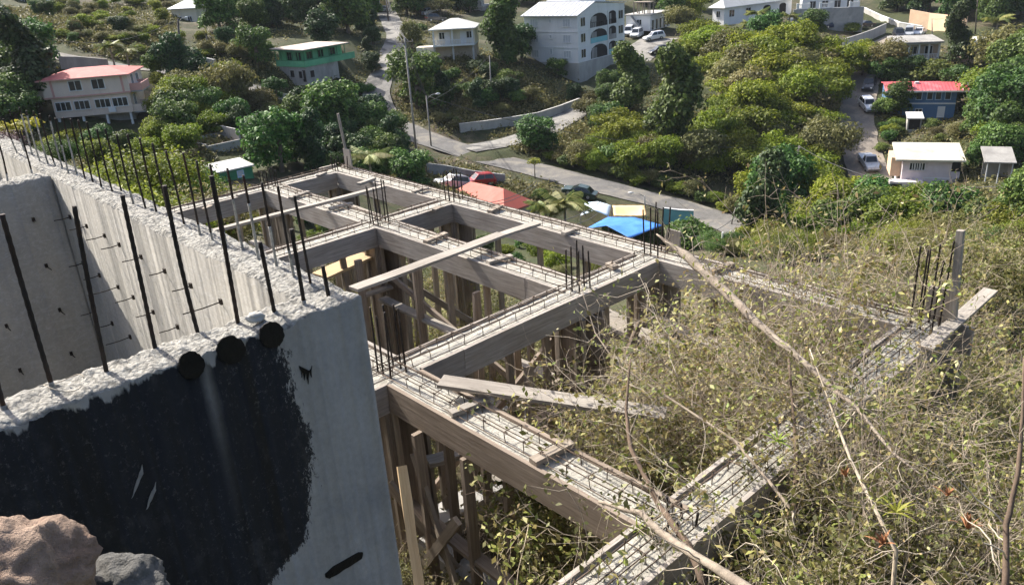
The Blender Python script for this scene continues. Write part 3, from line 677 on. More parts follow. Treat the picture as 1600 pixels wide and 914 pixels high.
# timber cleats nailed across the forms: pixel ends of each
def cleat(a, b_, par=frame):
    A, B = gz(*a, .022), gz(*b_, .022); board('tie_cleat', A, B, .085, .04, M['plank'] if random.random() < .5 else M['post'], par, 3, .003)
for a, b2 in [((703,646),(762,624)),((832,722),(893,691)),((664,378),(697,365)),((515,327),(550,318)),((762,410),(800,400)),((560,288),(585,279)),((645,300),(668,294)),((880,365),(900,358)),((765,331),(783,322)),
              ((453,310),(482,300)),((1112,424),(1144,412)),((318,328),(330,322)),((371,306),(384,302)),((497,275),(508,270)),((678,329),(690,324)),((950,412),(962,418))]:
    cleat(a, b2)
# columns: plywood panels and studs between beam soffit and ground
def column(u, v, mt, w=.36, depth=None, bars=True, htop=.5, lean=0):
    gnd = float(hgt(*G(u, v)[:2]))-.25; o = empty('column_form', (u, -v, 0), 0, frame)
    zt = -BH-.004
    for sx_, sy_ in ((1, 0), (-1, 0), (0, 1), (0, -1)):
        c = Vector((sx_*w/2, sy_*w/2, 0)); wd = w+.036 if sx_ else w-.008
        a, bq = Vector((c.x, c.y, zt)), Vector((c.x, c.y, gnd))
        pts = board('form_panel', a, bq, .018 if sx_ else wd, wd if sx_ else .018, M[mt], o, 4, .003)
        # panel orientation: local X runs down the column
        pts.matrix_local = Matrix.Translation(a)@Matrix(((0, 1 if not sx_ else 0, 0 if not sx_ else 1, 0), (0, 0 if not sx_ else 1, 1 if not sx_ else 0, 0), (-1, 0, 0, 0), (0, 0, 0, 1)))
        for s in (-1, 1):
            q = Vector((sx_*(w/2+.030), sy_*(w/2+.030), 0))+Vector((abs(sy_)*s*(w/2-.05), abs(sx_)*s*(w/2-.02), 0))
            st = board('stud', (q.x, q.y, zt-.002), (q.x, q.y, gnd), .04, .04, M['post'], o, 4, .006)
    if bars:
        for (dx, dy) in ((-.1, -.09), (.1, -.09), (-.1, .09), (.1, .09), (0, -.1), (0, .1)):
            hh = htop*random.uniform(.86, 1.06); lx, ly = random.uniform(-.03, .03)+lean, random.uniform(-.03, .03)
            b = MB(); k = int((hh+.2)/.03); b.tube([(dx+lx*max(0, t), dy+ly*max(0, t), -.12+t*(hh+.12)) for t in np.linspace(0, 1, k)], [.0092*(1.08 if i % 2 else .93) for i in range(k)], 6)
            b.build('starter_bar', M['rebar'], o)
    return o
for u, v, mt, ht in ((U1, V2, 'form_grey', .3), (U2, V1, 'form_grey', .48), (U3, V1, 'form_grey', .62), (U2, V2, 'form_brown', .58), (U3, V2, 'form_brown', .50), (U1, V3, 'form_dark', .3), (U2, V3, 'form_brown', .5), (U3, V3, 'form_brown', .62), (U5-.02, V1, 'form_grey', .78), (U5-.02, V3, 'form_dark', .1), (U1, V1, 'form_grey', .22)):
    column(u, v, mt, htop=ht)
# shoring posts under the beams
def shore(u, v, mt='post', w=.085):
    gnd = float(hgt(*G(u, v)[:2]))-.2; t = random.uniform(-.05, .05)
    board('shoring_post', (u, -v, -BH-.003), (u+t, -v+random.uniform(-.05, .05), gnd), w, .045, M[mt], frame, 4, .008)
for u in (3.8, 4.15, 4.85, 5.6, 6.35, 6.8): shore(u, V2+random.uniform(-.05, .05), 'form_brown' if u > 5 else 'post')
for u in (.9, 1.9, 2.7): shore(u, V2)
for u in (1.1, 2.2, 4.3, 5.2, 6.1, 8.1, 9.2): shore(u, V1)
for u in (8.0, 8.8, 9.6, 4.4, 5.4, 6.4): shore(u, V3, 'form_brown')
for v in (1.95, 2.5, 3.05, 3.5): shore(U3, v, 'form_brown' if v < 3 else 'post')
for v in (.5, .95): shore(U2, v); shore(U3, v)
for v in (2.1, 2.7, 3.4): shore(U2, v); shore(U1, v)
for v in (1.2, 2.4, 5.0, 5.8): shore(U5, v)
for u, v in ((3.75, 2.1), (3.8, 2.9), (6.7, 1.9), (6.75, 2.6), (7.7, 3.3), (7.75, 2.7), (6.8, .6), (3.75, .6), (7.9, 4.2), (8.5, 4.15), (7.7, 4.5), (4.6, 1.75), (5.9, 1.8)): shore(u, v, 'form_brown', .1)
# horizontal and diagonal braces between columns, seen below the beams
def brace(a, b2, w=.14, h_=.04, mt='plank', roll=None): board('brace', a, b2, w, h_, M[mt], frame, 6, .01, roll)
brace((U2+.25, -V2-.28, -1.05), (U3-.2, -V2-.30, -1.10)); brace((U2-.1, -V3+.1, -.98), (U2+.26, -V2-.1, -.92), .1)
brace((U2+.2, -V2+.1, -.85), (U2+.9, -V1-.3, -1.9), .09, .04, 'post', R(90)); brace((U2-.3, -V3+.4, -1.2), (U3-1.2, -V3+.6, -1.28), .12, .04, 'post', R(90))
brace((U2+.3, -V2-.9, -1.9), (U3-.3, -V2-1.0, -1.95), .16, .05); brace((U3-.1, -V2-.25, -1.15), (U3-.1, -V3+.2, -1.3), .1, .04, 'post', R(90))
brace((U2+.25, -.36, -1.0), (U3-.25, -.36, -1.1), .12, .04, 'post'); brace((U1+.3, -.42, -.45), (U2-.3, -.42, -.5), .1, .05)
brace((U3+.3, -1.0, -.95), (U3+1.5, -1.9, -1.1), .22, .04); brace((U3+.4, -.5, -.62), (U3+2.1, -.55, -.72), .2, .04)
brace((U3+.3, -V3+.7, -1.4), (U3+1.4, -V3+1.5, -1.5), .2, .04); brace((U3+.25, -V3-.35, -.95), (U3+.9, -V3-.15, -1.7), .09, .04, 'post', R(90))
brace((U3+.5, -V3-.2, -.6), (U3+1.1, -V3-.3, -1.75), .09, .04, 'post', R(90)); brace((U3+1.2, -V3-.3, -.9), (U3+.55, -V3-.3, -1.8), .09, .04, 'post', R(90))
brace((U1+.2, -V3+.3, -1.0), (U2-.2, -V3+.35, -1.05), .12); brace((U1+.5, -V2-.3, -.95), (U1+.5, -V3+.2, -1.0), .1); brace((U1+.2, -V2-.6, -.8), (U2-.2, -V2-.9, -.86), .14)
brace((U2+.3, -V2-.15, -.7), (U3-.3, -V2-.2, -1.7), .09, .04, 'form_brown', R(90)); brace((U3-.15, -V2-.3, -.6), (U3-.15, -V3+.3, -1.7), .09, .04, 'form_brown', R(90)); brace((U3+.15, -.4, -.6), (U3+.15, -V2+.2, -1.7), .09, .04, 'form_brown', R(90))
brace((U2+.3, -V3+.9, -1.5), (U3-.3, -V3+1.0, -1.55), .14, .04, 'form_brown'); brace((U3+.2, -V2-.9, -1.35), (U3+1.8, -V2-1.2, -1.5), .16, .04, 'form_brown'); brace((U3+.2, -V3-.15, -1.3), (U3+2.0, -V3-.2, -1.35), .12, .04, 'form_brown')
# low tie beams of concrete just above the ground
def lowbeam(a, b2, z, w=.3):
    L = math.dist(a, b2); o = MB(); o.box(0, L, -w/2, w/2, -.35, 0); q = o.build('low_tie_beam', M['conc'], frame); q.location = (a[0], a[1], z); q.rotation_euler = (0, 0, math.atan2(b2[1]-a[1], b2[0]-a[0]))
lowbeam((U3, -V2-.25), (U3, -V3+.25), -1.85); lowbeam((U2+.25, -V2), (U3-.25, -V2), -2.05, .25); lowbeam((U3+.25, -V3), (U5-.3, -V3), -1.75)
# corner stop board and prop board at the right hand corner, and the upright boards at two corners
def upboard(u, v, hh, w, px_rot=0, mt='conc', name='stop_board', th=.025):
    board(name, (u, -v, -.02), (u, -v, hh), th, w, M[mt], frame, 3, .003)
upboard(U5+.02, -.17, .32, .22, mt='form_grey'); upboard(.06, -.16, .34, .22, mt='form_grey'); upboard(U3+.12, -.19, .26, .2, mt='form_grey')
board('corner_post', (U5+.17, .17, -.05), upright((U5+.17, .17), (1501, 360), 0.), .06, .06, M['plank'], frame, 4, .004)
board('corner_post', (.02, .19, -.05), upright((.02, .19), (528, 178), 0.), .04, .03, M['plank'], frame, 4, .004)
bb = board('prop_board', (U5+.205, -.55, .024), (U5+.19, 1.06, .05), .13, .03, M['plank'], frame, 5, .004)

# loose planks lying across the beams
def plank(pts, w, h_, mt, label, name='loose_plank', z=.1):
    A, B = [onz(*p[:2], p[2] if len(p) > 2 else z) for p in pts]; o = board(name, A, B, w, h_, M[mt], None, 9, .008); tag(o, label, 'plank'); return o
plank([(552,452,.16),(784,366,.11)], .17, .035, 'plank', 'long pale plank laid from the cistern wall corner across the second beam')
plank([(330,362,.1),(602,292,.12)], .10, .04, 'plank', 'thin pale batten lying across the two far left beams')
plank([(762,374,.07),(840,349,.10)], .14, .035, 'plank', 'short grey board bridging to the far beam past the end of the long pale plank')
plank([(688,596,.13),(1040,648,.02)], .18, .035, 'plank', 'broad weathered plank sloping off the near beam towards the bushes')
plank([(500,432,-.55),(583,394,-.5)], .34, .04, 'tan_wood', 'tan board lying below beam level beside the cistern wall')
plank([(806,676,-1.45),(905,622,-1.3)], .22, .045, 'form_brown', 'dark brown plank sloping under the broad weathered plank')
plank([(936,492,-.9),(1058,548,-1.0)], .42, .03, 'plank', 'wide pale sunlit boards lying low beside the dark column')
plank([(668,722,-.85),(714,708,-.85)], .16, .045, 'plank', 'short sawn board end on the braces beneath the nearest beam')
A_, B_ = W(662, 950, 5.3), W(627, 728, 5.25); k_ = next(k for k in np.arange(0, 6, .05) if (A_+(A_-B_)*k)[2] < float(hgt(*(A_+(A_-B_)*k)[:2]))-.1 or k > 5.9)
o_ = board('broken_stake', A_+(A_-B_)*k_, B_, .062, .035, M['stake'], None, 9, .02); tag(o_, 'pale split wooden stake with a pointed top standing beside the cistern wall end', 'stake')
# ------------------------------------------------------------------ foliage meshes
def rand_unit(n): v = rng.normal(size=(n, 3)); return v/np.linalg.norm(v, axis=1)[:, None]
def leaf_quads(P, Nrm, size, aspect=1.6, curl=.25):
    """one small folded leaf spray per point (two triangles sharing a mid line)"""
    n = len(P); size = np.broadcast_to(size, (n,))
    t = rand_unit(n); t = np.cross(Nrm, t); t /= np.linalg.norm(t, axis=1)[:, None]+1e-9; s = np.cross(Nrm, t)
    L = (size*.5*aspect**.5)[:, None]; Wd = (size*.5/aspect**.5)[:, None]; c = (size*curl*.5)[:, None]
    V = np.stack([P-t*L, P+s*Wd+Nrm*c, P+t*L, P-s*Wd+Nrm*c], 1).reshape(-1, 3)
    a = np.arange(n)*4; F = np.stack([a, a+1, a+2, a+3], 1); return V, F
def blob_points(lobes, n, shell=.55, flat=1.):
    """points spread through ellipsoid lobes, more near the skin, with gaps"""
    vol = np.array([l[1][0]*l[1][1]*l[1][2] for l in lobes])**.72; k = rng.choice(len(lobes), size=int(n*1.7), p=vol/vol.sum())
    c = np.array([l[0] for l in lobes])[k]; r = np.array([l[1] for l in lobes])[k]
    d = rand_unit(len(k)); d[:, 2] = np.where(d[:, 2] < -.35, -d[:, 2]*.6, d[:, 2]); rad = shell+(1-shell)*rng.random(len(k))**.6
    bump_ = 1+.22*np.sin(d[:, 0]*7+k*2.1)*np.sin(d[:, 1]*6+k)*np.cos(d[:, 2]*5+k*.7)
    P = c+d*r*(rad*bump_)[:, None]
    # clumping: drop points in a coarse random 3d pattern so that light comes through
    q = np.sin(P[:, 0]*2.3+k)*np.sin(P[:, 1]*2.1+2*k)*np.sin(P[:, 2]*2.6+k*.5); keep = q > -.22-.25*rng.random(len(k))
    P, d = P[keep][:n], d[keep][:n]
    nr = d*.8+rand_unit(len(P))*.75+np.array([0, 0, .35]); nr /= np.linalg.norm(nr, axis=1)[:, None]; return P, nr
def crown_lobes(r, h, kind, nl):
    L = []
    for i in range(nl):
        a = 2*math.pi*(i/nl)+rng.random()*.9; q = rng.random()**.6
        if kind == 'round': c = (math.cos(a)*r*.6*q, math.sin(a)*r*.6*q, h*(.72*rng.random()**.7+.16-.12*q)); s = r*(.32+.2*rng.random()); L.append((c, (s, s, s*.85)))
        elif kind == 'tall': c = (math.cos(a)*r*.42*q, math.sin(a)*r*.42*q, h*(.12+.76*i/nl)); s = r*(.40+.2*rng.random())*(1.08-.4*i/nl); L.append((c, (s, s, s*.95)))
        elif kind == 'flat': c = (math.cos(a)*r*.72*q, math.sin(a)*r*.72*q, h*(.2+.62*rng.random()**.6*(1-.3*q))); s = r*(.24+.16*rng.random()); L.append((c, (s*1.2, s*1.2, s*.62)))
        elif kind == 'mound': c = (math.cos(a)*r*.62*q, math.sin(a)*r*.62*q, h*(.28+.42*rng.random()*(1-.4*q))); s = r*(.36+.22*rng.random()); L.append((c, (s, s, s*.72)))
    return L
def tree_mesh(kind, r, h, leaf, n, leafmat_, nl=9, asp=1.6, shell=.55):
    lobes = crown_lobes(r, h, kind, nl); P, Nn = blob_points(lobes, n, shell); P[:, 2] = np.maximum(P[:, 2], .15)
    V, F = leaf_quads(P, Nn, leaf*(.65+.7*rng.random(len(P))), asp)
    cm = np_mesh('crown', V, F, leafmat_)
    b = MB(); th = h*(.42 if kind in ('round', 'flat') else .3); lean = rng.normal(0, .05*h, 2)
    top = (lean[0], lean[1], th); R0 = .035*h+.05
    b.tube([(0, 0, -.6), (lean[0]*.3, lean[1]*.3, th*.45), top], [R0*1.25, R0*.9, R0*.7], 7)
    for c, s in lobes[:7]:
        m = ((top[0]+c[0])/2+rng.normal(0, .1*r), (top[1]+c[1])/2+rng.normal(0, .1*r), top[2]*.45+c[2]*.55)
        b.tube([top, m, c], [R0*.55, R0*.35, R0*.12], 5)
    return b.mesh('trunk', M['bark']), cm
def tree_proto(kind, r, h, leaf, n, lm, nl=9, asp=1.6, shell=.55):
    tm, cm = tree_mesh(kind, r, h, leaf, n, M[lm], nl, asp, shell); return dict(tm=tm, cm=cm, r=r, h=h)
def place_tree(pr_, P, sc, label, group, name='tree', cat='tree', rz=None, sz=None):
    o = empty(name, P, rng.random()*6.28 if rz is None else rz); o.scale = (sc, sc, sc*(sz or (.9+.25*rng.random())))
    tag(o, label, cat, group); meshobj('trunk', pr_['tm'], o); meshobj('crown', pr_['cm'], o); return o
PR = {}
def protos():
    PR['mango'] = [tree_proto('round', 4.2, 7.2, .34, 8500, 'l_mango', 22, 1.5, .6) for _ in range(3)]
    PR['dark'] = [tree_proto('round', 3.6, 6.6, .32, 7500, 'l_dark', 20) for _ in range(2)]+[tree_proto('tall', 3.3, 8.5, .32, 8500, 'l_dark', 22)]
    PR['tall'] = [tree_proto('tall', 3.8, 9.5, .34, 10000, 'l_mango', 24, 1.5, .6), tree_proto('tall', 3.6, 9, .34, 10000, 'l_mango', 24)]
    PR['acacia'] = [tree_proto('flat', 4.2, 5.2, .26, 8500, 'l_acacia', 30, 1.8, .35) for _ in range(3)]+[tree_proto('round', 3.8, 5.6, .26, 8500, 'l_acacia', 24, 1.8, .4) for _ in range(2)]
    PR['olive'] = [tree_proto('mound', 3.2, 4.8, .23, 6000, 'l_olive', 20, 2., .25) for _ in range(3)]
    PR['bush'] = [tree_proto('mound', 2.2, 2.8, .24, 3600, 'l_bright', 13, 1.6, .4) for _ in range(2)]+[tree_proto('mound', 2.2, 3., .24, 3600, 'l_mango', 13, 1.6, .4) for _ in range(2)]
    PR['gold'] = [tree_proto('mound', 2.4, 2.6, .24, 3000, 'l_gold', 12, 1.6, .4)]
    for k_, lm_ in (('acacia', 'l_sunny'), ('olive', 'l_olive'), ('mango', 'l_mango')): PR['near_'+k_] = [tree_proto('mound', 2.4, 3.4, .085, 16000, lm_, 26, 2., .3) for _ in range(2)]
protos()
def at_px(kind, px, D=None, r_px=30, label='', group=None, name='tree', cat='tree', hfac=None, drop=0.):
    """tree whose foot is seen (or hidden) at a pixel of the ground; r_px is its crown's half width in the picture"""
    P = T(*px) if D is None else W(*px, D); D = np.linalg.norm(P-EYE); P = ground(P[0], P[1], -.1-drop)
    if D < 62: kind = 'near_'+{'dark': 'mango', 'bush': 'mango', 'tall': 'mango', 'gold': 'olive'}.get(kind, kind)
    k = PR[kind][rng.integers(len(PR[kind]))]; sc = r_px*D/FPX/k['r']
    return place_tree(k, P, sc, label, group, name, cat, None, hfac)
def inside(p, poly):
    x, y = p; c = False
    for (x1, y1), (x2, y2) in zip(poly, poly[1:]+poly[:1]):
        if (y1 > y) != (y2 > y) and x < (x2-x1)*(y-y1)/(y2-y1)+x1: c = not c
    return c
OPEN = [(1322,128,1372,282),(1380,128,1512,182),(1388,220,1506,296),(822,8,978,120),(975,38,1046,90),(596,15,632,130),(428,62,565,122),(62,105,236,190),(668,30,748,98),(720,176,905,208),(1398,60,1470,96),(1238,6,1350,46),
        (1395,38,1450,62),(700,272,832,322),(905,316,1085,366),(1112,4,1240,34),(1348,22,1510,54),(270,2,332,45),(640,205,760,250),(850,268,1150,352),(318,212,396,290),(1535,244,1584,288),(1505,64,1548,104),(1415,180,1442,204),(750,238,850,262)]
def blocked(x, y, r):
    cy = y-r*.75
    for x0, y0, x1, y1 in OPEN:
        dx = max(x0-x, 0, x-x1); dy = max(y0-cy, 0, cy-y1)
        if math.hypot(dx, dy*1.15) < r*.72: return True
    return False
def scatter(poly, n, kinds, rpx, label, group, name='tree', cat='tree', gap=.75, hfac=None):
    xs = [p[0] for p in poly]; ys = [p[1] for p in poly]; done = []; k = 0
    while len(done) < n and k < n*90:
        k += 1; p = (rng.uniform(min(xs), max(xs)), rng.uniform(min(ys), max(ys))); r = rng.uniform(*rpx)
        if not inside(p, poly) or blocked(*p, r) or any(math.hypot((p[0]-q[0])/1.25, (p[1]-q[1])*1.5) < (r+q[2])*.5*gap for q in done): continue
        done.append((*p, r)); at_px(kinds[rng.integers(len(kinds))], p, None, r, label, group, name, cat, hfac)
    return len(done)

# palms: trunk and every frond a mesh of its own
def frond_mesh(L, droop, n=20, wid=.42, lm='l_palm'):
    V, F, k = [], [], 0; pts = []
    for i in range(n+1):
        t = i/n; pts.append(np.array([L*t*(1-.18*t*droop), 0, L*(.42*t-.75*droop*t*t)]))
    for i in range(n):
        a, b = pts[i], pts[i+1]; w = .035*(1-i/n)+.008
        V += [a+[0, w, 0], a-[0, w, 0], b-[0, w, 0], b+[0, w, 0]]; F.append((k, k+1, k+2, k+3)); k += 4
    for i in range(2, n+1):
        t = i/n; p = pts[i]; l = L*wid*math.sin(math.pi*min(1, t*.93+.1))**.7*.62+.08
        for s in (1, -1):
            for j in range(2):
                o = p-(pts[i]-pts[i-1])*j*.5; dx = l*.45; e = o+np.array([dx, s*l*.8, -l*(.30+.35*droop)+rng.normal(0, .05)*l]); w = .05*L/2.4
                V += [o+[-w, 0, .01], o+[w, 0, .01], e+[w*.2, 0, 0], e-[w*.2, 0, 0]]; F.append((k, k+1, k+2, k+3)); k += 4
    return np_mesh('frond', np.array(V), np.array(F), M[lm])
FR = [frond_mesh(2.6, .55), frond_mesh(2.5, .85), frond_mesh(2.2, 1.15), frond_mesh(2.3, .2)]
def palm(P, h, L, label, nf=15, lean=(0, 0), name='palm_tree', group=None):
    o = empty(name, P, rng.random()*6.28); tag(o, label, 'palm', group); b = MB(); k = 8
    b.tube([(lean[0]*t*t, lean[1]*t*t, -.4+(h+.4)*t) for t in np.linspace(0, 1, k)], [.17-.06*t for t in np.linspace(0, 1, k)], 8); b.build('trunk', M['palmtrunk'], o)
    for i in range(nf):
        f = meshobj('frond', FR[[3, 0, 1, 2, 0, 1][i % 6]], o, (lean[0], lean[1], h)); f.rotation_euler = (0, 0, i*2.4+rng.random()*.4); f.rotation_euler[1] = rng.normal(0, .12); f.scale = (L/2.5,)*3
    return o
# banana / yucca like rosettes
def rosette_mesh(L, wid, n, up, mt):
    V, F, k = [], [], 0
    for i in range(n):
        a = i*2.4+rng.random(); el = up*(.4+.6*rng.random()); l = L*(.7+.5*rng.random()); m = 7
        for j in range(m):
            def pt(t):
                r = l*t*math.cos(el)*(1+.1*t); z = l*math.sin(el)*t-.55*l*t**2.2*(1-el/1.6); return np.array([math.cos(a)*r, math.sin(a)*r, z])
            def w(t): return wid*math.sin(math.pi*(.1+.9*t)**.8)*.5+.004
            t0, t1 = j/m, (j+1)/m; s = np.array([-math.sin(a), math.cos(a), 0])
            V += [pt(t0)-s*w(t0), pt(t0)+s*w(t0), pt(t1)+s*w(t1), pt(t1)-s*w(t1)]; F.append((k, k+1, k+2, k+3)); k += 4
    return np_mesh('leaves', np.array(V), np.array(F), mt)
def rosette(P, h, me, label, cat, name, sc=1., group=None):
    o = empty(name, P, rng.random()*6); o.scale = (sc,)*3; tag(o, label, cat, group)
    b = MB(); b.tube([(0, 0, -.3), (.05, 0, h*.5), (0, .03, h)], [.12, .1, .08], 7); b.build('stem', M['palmtrunk'], o); meshobj('leaves', me, o, (0, 0, h)); return o
ROS_BAN = rosette_mesh(2.0, .5, 11, 1.25, M['l_bright']); ROS_YUC = rosette_mesh(1.1, .1, 30, 1.2, M['l_olive']); ROS_AGV = rosette_mesh(.8, .075, 16, 1.0, M['l_lime'])
ROS_DRY = rosette_mesh(.26, .035, 13, 1.35, M['brownleaf'])

# ------------------------------------------------------------------ dry brush near the eye: stems, twigs and leaves
def twig_tubes(paths, rads, sides=3):
    """many thin tapered tubes at once: paths list of (k,3) arrays"""
    VV, FF, off = [], [], 0
    for p, r in zip(paths, rads):
        p = np.asarray(p); k = len(p); d = np.gradient(p, axis=0); d /= np.linalg.norm(d, axis=1)[:, None]+1e-9
        ref = np.array([.31, .77, .56]); x = np.cross(d, ref); x /= np.linalg.norm(x, axis=1)[:, None]+1e-9; y = np.cross(d, x)
        ang = np.arange(sides)*2*math.pi/sides; rr = np.linspace(r[0], r[1], k)[:, None, None]
        ring = p[:, None]+(x[:, None]*np.cos(ang)[None, :, None]+y[:, None]*np.sin(ang)[None, :, None])*rr
        VV.append(ring.reshape(-1, 3)); i, j = np.meshgrid(np.arange(k-1), np.arange(sides), indexing='ij'); i = i.ravel(); j = j.ravel(); j2 = (j+1) % sides
        FF.append(np.stack([i*sides+j, i*sides+j2, (i+1)*sides+j2, (i+1)*sides+j], 1)+off); off += k*sides
    return np.concatenate(VV), np.concatenate(FF)
def walk(p, d, L, k, wob, grav=0.):
    P = [np.array(p, float)]; d = np.array(d, float); d /= np.linalg.norm(d)
    for _ in range(k):
        d = d+rng.normal(0, wob, 3)+np.array([0, 0, grav]); d /= np.linalg.norm(d); P.append(P[-1]+d*L/k)
    return np.array(P)
def brush_mesh(h, spread, nstem, nbr, ntw, nleaf, leafsz, tmat, lmat, grav=-.05, r0=.009, wob=.22, tw=.34, hang=0.):
    st, sr_, tw_, tr_ = [], [], [], []; tips = []
    for i in range(nstem):
        a = rng.random()*6.28; s = spread*rng.random()**.5
        d = (math.cos(a)*s, math.sin(a)*s, 1.); L = h*(.65+.5*rng.random())
        p = walk((math.cos(a)*.12*rng.random(), math.sin(a)*.12*rng.random(), -.1), d, L, 8, wob*.55, grav*.5); st.append(p); sr_.append((r0*(.7+.6*rng.random()), r0*.3))
        for j in range(nbr):
            t = rng.integers(2, 9); d2 = (p[min(t, 8)]-p[t-1])/np.linalg.norm(p[min(t, 8)]-p[t-1]+1e-9)+rand_unit(1)[0]*.95
            q = walk(p[t], d2, L*(.25+.4*rng.random()), 6, wob, grav); st.append(q); sr_.append((r0*.45, r0*.2))
            for k in range(ntw):
                t2 = rng.integers(1, 7); d3 = (q[min(t2, 6)]-q[t2-1])*10+rand_unit(1)[0]*1.6
                w_ = walk(q[t2], d3, tw*(.4+.9*rng.random()), 4, wob*1.3, grav*1.4); tw_.append(w_); tr_.append((r0*.26, r0*.13)); tips.append(w_)
    V, F = twig_tubes(st, sr_, 4); V2, F2 = twig_tubes(tw_, tr_, 3)
    sm_ = np_mesh('stems', np.concatenate([V, V2]), np.concatenate([F, F2+len(V)]), M[tmat], True); tm = None
    lm = None
    if nleaf:
        T_ = np.concatenate(tips); P = T_[rng.integers(len(T_), size=nleaf)]+rng.normal(0, .025, (nleaf, 3)); nn = rand_unit(nleaf)+np.array([0, 0, .5]); nn /= np.linalg.norm(nn, axis=1)[:, None]
        if hang: P[:, 2] -= hang*rng.random(nleaf)
        V, F = leaf_quads(P, nn, leafsz*(.5+.9*rng.random(nleaf)), 1.9, .3); lm = np_mesh('leaves', V, F, M[lmat])
    return sm_, tm, lm
BR = {}
BR['vine'] = [brush_mesh(1.25, .8, 11, 7, 7, 5200, .031, 'drytwig', 'l_dry', -.12, .0055, .30, .26, .10) for _ in range(3)]
BR['bare'] = [brush_mesh(1.5, .6, 8, 6, 7, 1100, .024, 'greytwig', 'l_dry', -.03, .0065, .22, .30) for _ in range(2)]
BR['dark'] = [brush_mesh(1.2, .8, 8, 7, 6, 3500, .034, 'darktwig', 'l_scrub', -.08, .007, .25, .28) for _ in range(2)]
BR['twiggy'] = [brush_mesh(1.5, .3, 13, 8, 7, 1800, .024, 'browntwig', 'l_dry', -.01, .0055, .17, .22, .08) for _ in range(2)]+[brush_mesh(1.35, .38, 12, 8, 8, 2600, .024, 'drytwig', 'l_dry', -.03, .0048, .20, .2, .1)]
BR['grass'] = [brush_mesh(.7, .9, 34, 2, 2, 1200, .032, 'drytwig', 'l_dry', -.12, .003, .2, .18) for _ in range(2)]
BR['leafy'] = [brush_mesh(1.15, .8, 9, 7, 6, 5200, .029, 'drytwig', 'l_olive', -.06, .006, .25, .26, .06), brush_mesh(1.15, .8, 9, 7, 6, 4600, .030, 'drytwig', 'l_olive', -.06, .006, .25, .26, .06)]
BRL = dict(twiggy=('twiggy_shrub', 'upright brown twiggy shrub with a few curled dry leaves on the near slope', 'shrub', 'brown twiggy shrubs around the beam frame'),
           vine=('dry_vine_shrub', 'tangled straw coloured vine shrub with wilting olive leaves on the near slope', 'shrub', 'dry vine shrubs around the beam frame'),
           bare=('bare_shrub', 'nearly leafless grey twiggy shrub on the near slope', 'shrub', 'bare grey shrubs around the beam frame'),
           dark=('dark_stemmed_shrub', 'dark stemmed shrub with small dull leaves growing low between the beams', 'shrub', 'dark shrubs under the beam frame'),
           grass=('dry_weed_clump', 'low clump of dry straw weeds on the near slope', 'weed clump', 'dry weed clumps on the near slope'),
           leafy=('leafy_shrub', 'olive green leafy shrub among the dry brush on the near slope', 'shrub', 'leafy shrubs on the near slope'))
def brush(kind, P, sc, rz=None, tilt=0., label=None):
    nm, lb, ct, gp = BRL[kind]; v = BR[kind][rng.integers(len(BR[kind]))]
    o = empty(nm, P, rng.random()*6.28 if rz is None else rz); o.scale = (sc, sc, sc*(.85+.3*rng.random())); tag(o, label or lb, ct, None if label else gp)
    o.rotation_euler[0] = rng.normal(0, .15)+tilt; o.rotation_euler[1] = rng.normal(0, .15)
    meshobj('stems', v[0], o)
    if v[2]: meshobj('leaves', v[2], o)
    return o
def brush_uv(u, v, kind, sc, dz=0.):
    p = G(u, v); return brush(kind, ground(p[0], p[1], dz), sc)
def fill_uv(poly, n, kinds, sc, gap=.5, dz=0.):
    us = [p[0] for p in poly]; vs = [p[1] for p in poly]; done = []; k = 0
    while len(done) < n and k < n*50:
        k += 1; p = (rng.uniform(min(us), max(us)), rng.uniform(min(vs), max(vs)))
        if not inside(p, poly) or any(math.hypot(p[0]-q[0], p[1]-q[1]) < gap for q in done): continue
        done.append(p); brush_uv(*p, kinds[rng.integers(len(kinds))], rng.uniform(*sc), dz)
# right hand slope beyond and in front of the last beam
fill_uv([(10.9,-.6),(13,-2.5),(19,-3),(19,1.5),(15,2.5),(12.2,2.2),(10.9,1.2)], 46, ['vine','leafy','vine','twiggy','grass'], (.85,1.25), .55)
fill_uv([(11.0,1.2),(12.3,2.0),(12.6,3.4),(12.2,4.6),(11.0,4.6)], 22, ['twiggy','vine','dark','bare','leafy'], (.7,1.0), .34)
fill_uv([(12.4,1.6),(15,1.8),(14.6,3.8),(13.2,4.5),(12.4,4.2)], 28, ['vine','twiggy','vine','grass'], (.65,.95), .38)
fill_uv([(10.9,4.6),(12.3,4.6),(12.3,5.4),(11.1,5.7),(10.85,5.5)], 8, ['vine','grass','twiggy'], (.5,.75), .33)
fill_uv([(10.85,2.0),(11.6,1.9),(11.6,4.2),(10.85,4.1)], 5, ['twiggy','bare','twiggy','leafy'], (.9,1.15), .4)
fill_uv([(8.5,-3),(20,-3),(24,-9),(8,-12)], 60, ['leafy','vine','leafy','vine'], (1.2,1.9), .9)
# inside the last cell of the frame and just under it
fill_uv([(7.9,.5),(9.4,.45),(9.4,1.6),(7.9,1.6)], 11, ['vine','twiggy','vine'], (.6,.85), .36)
fill_uv([(8.9,1.0),(10.1,1.0),(10.1,3.5),(8.9,3.5)], 14, ['vine','leafy','twiggy','dark'], (.8,1.1), .38)
fill_uv([(7.5,4.3),(10.2,4.3),(10.0,5.6),(7.6,5.4)], 18, ['dark','dark','grass','dark'], (.3,.5), .35)
fill_uv([(3.6,1.6),(7.0,1.6),(7.0,3.7),(3.6,3.7)], 9, ['dark','grass','dark'], (.3,.5), .6)
fill_uv([(7.6,1.9),(8.7,1.7),(8.7,3.6),(7.6,3.6)], 4, ['dark','grass'], (.3,.45), .5)
fill_uv([(3.6,.3),(7.0,.3),(7.0,1.2),(3.6,1.2)], 14, ['vine','grass','vine'], (.6,.9), .4)
